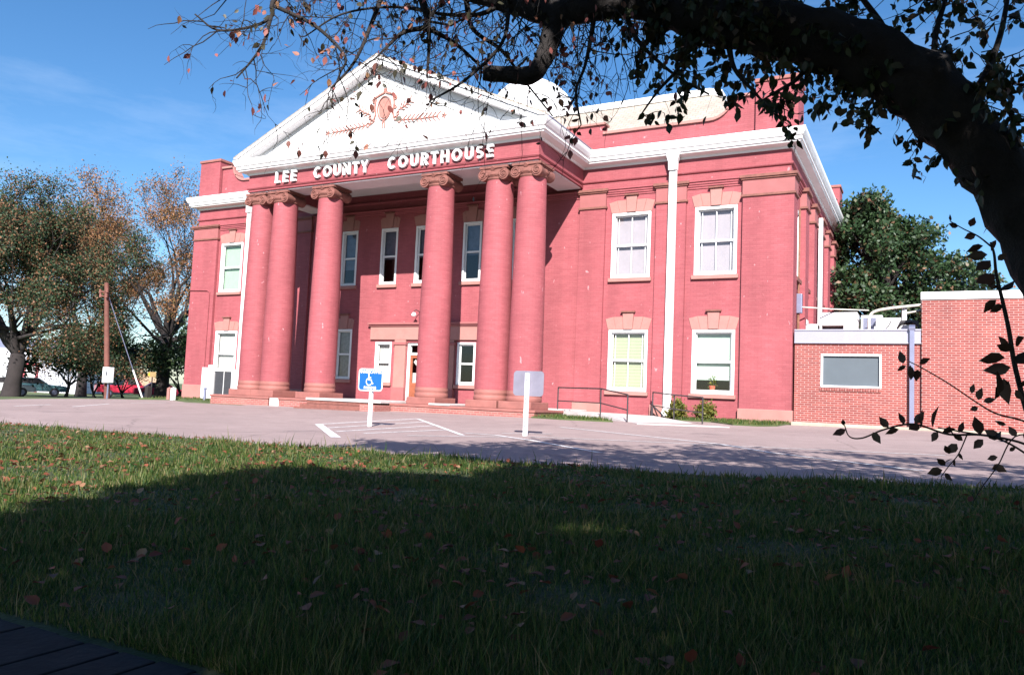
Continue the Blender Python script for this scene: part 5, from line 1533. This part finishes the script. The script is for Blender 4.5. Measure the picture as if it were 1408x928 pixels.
# ================================================================== GRASS AND FALLEN LEAVES
def lawn_edge_y(x):
    e = LAWN_EDGE; return np.interp(x, [p[0] for p in e], [p[1] for p in e])
def grass():
    rng = np.random.default_rng(1)
    pos = []; want = 400000
    # sample by distance from the camera so that nearer grass is denser
    n = 1400000
    d = 1.3*np.exp(rng.random(n)*math.log(17/1.3)); a = rng.uniform(-.78, .72, n)
    fx, fy = CF[0], CF[1]; L = math.hypot(fx, fy); fx /= L; fy /= L; rx, ry = fy, -fx
    x = CAM[0]+d*(np.cos(a)*fx+np.sin(a)*rx); y = CAM[1]+d*(np.cos(a)*fy+np.sin(a)*ry)
    ok = (y < lawn_edge_y(x)+rng.normal(0,.05,n)) & ~((x < 16.65) & (y < -24.02) & (x > 11.1))
    x, y, d = x[ok], y[ok], d[ok]
    # tufts: thin the grass where a smooth noise is low
    nz = np.sin(x*2.1+np.sin(y*1.7)*1.3)*np.sin(y*2.6+np.sin(x*1.3)*1.1)+.5*np.sin(x*5.3+1)*np.sin(y*6.1+2)
    keep = rng.random(len(x)) < np.clip(.62+.3*nz, .2, 1); x, y, d, nz = x[keep], y[keep], d[keep], nz[keep]
    x, y, d, nz = x[:want], y[:want], d[:want], nz[:want]; m = len(x)
    Ln = rng.gamma(4.5, .0070, m)*(1+.35*nz)*np.where(lawn_edge_y(x)-y < .4, 1.35, 1.0)+.012
    tall = rng.random(m) < .015; Ln = np.where(tall, Ln*2.4, Ln)
    wd = (.0012+.0008*rng.random(m))*np.clip(d/2.6, 1, 3.4)
    tv = [(-1,0,0),(1,0,0),(-.8,.12,.5),(.8,.12,.5),(0,.55,1.0)]
    tf = [(0,1,3,2),(2,3,4)]
    Mx = rand_rot(rng, m, .38)
    Sc = np.zeros((m,3,3)); Sc[:,0,0] = wd; Sc[:,1,1] = Ln*rng.uniform(.2,1.0,m); Sc[:,2,2] = Ln
    P_ = np.stack([x, y, G(x, y)+.02], -1)
    o = link_mesh('grass', instances('grass', tv, tf, Mx@Sc, P_), M['grass'])
    tag(o, 'mown green lawn grass with taller tufts along the edge of the lot', 'grass', kind='stuff')
    # grass on the strips by the building
    q = []
    for s_ in GRASS_STRIPS:
        s2 = np.array(s_); lo, hi = s2.min(0), s2.max(0); c = rng.uniform(lo, hi, (2600, 2))
        ins = np.zeros(len(c), bool); j = len(s2)-1
        for i in range(len(s2)):
            xi, yi = s2[i]; xj, yj = s2[j]
            ins ^= ((yi > c[:,1]) != (yj > c[:,1])) & (c[:,0] < (xj-xi)*(c[:,1]-yi)/(yj-yi+1e-12)+xi); j = i
        q.append(c[ins])
    q = np.concatenate(q); m = len(q)
    Mx = rand_rot(rng, m, .4); Sc = np.zeros((m,3,3)); Ln = rng.uniform(.04,.12,m); Sc[:,0,0] = .009; Sc[:,1,1] = Ln*.5; Sc[:,2,2] = Ln
    o = link_mesh('verge_grass', instances('verge_grass', tv, tf, Mx@Sc, np.stack([q[:,0], q[:,1], G(q[:,0],q[:,1])+.045], -1)), M['grass'])
    tag(o, 'narrow strips of grass along the foot of the courthouse', 'grass', kind='stuff')
    # fallen leaves
    n = 11000
    x = rng.uniform(3, 21, n); y = rng.uniform(-25.3, -17.95, n)
    cl = np.sin(x*1.9+.7)*np.sin(y*2.3+.2)+.6*np.sin(x*4.7)*np.sin(y*4.1)
    dist = np.hypot(x-CAM[0], y-CAM[1])
    keep = (rng.random(n) < np.clip(.40+.35*cl, .08, 1)*np.where(dist < 4, .85, 1.)) & (y < lawn_edge_y(x)) & ~((x < 16.6) & (y < -24.0))
    x, y = x[keep], y[keep]; m = len(x)
    tvl = [(0,0,0),(.30,.22,.10),(.34,.55,.13),(0,1.05,-.03),(-.34,.55,.16),(-.30,.22,.08),(0,.5,0)]
    Mx = rand_rot(rng, m, .45)*np.minimum(rng.gamma(9, .0052, m)+.008, .064)[:, None, None]
    o = link_mesh('fallen_leaves', instances('fallen_leaves', tvl, LEAF6F, Mx, np.stack([x, y, G(x,y)+.045+.035*rng.random(m)], -1)), M['fallen'])
    tag(o, 'red and brown fallen leaves scattered over the lawn', 'leaves', kind='stuff')
grass()
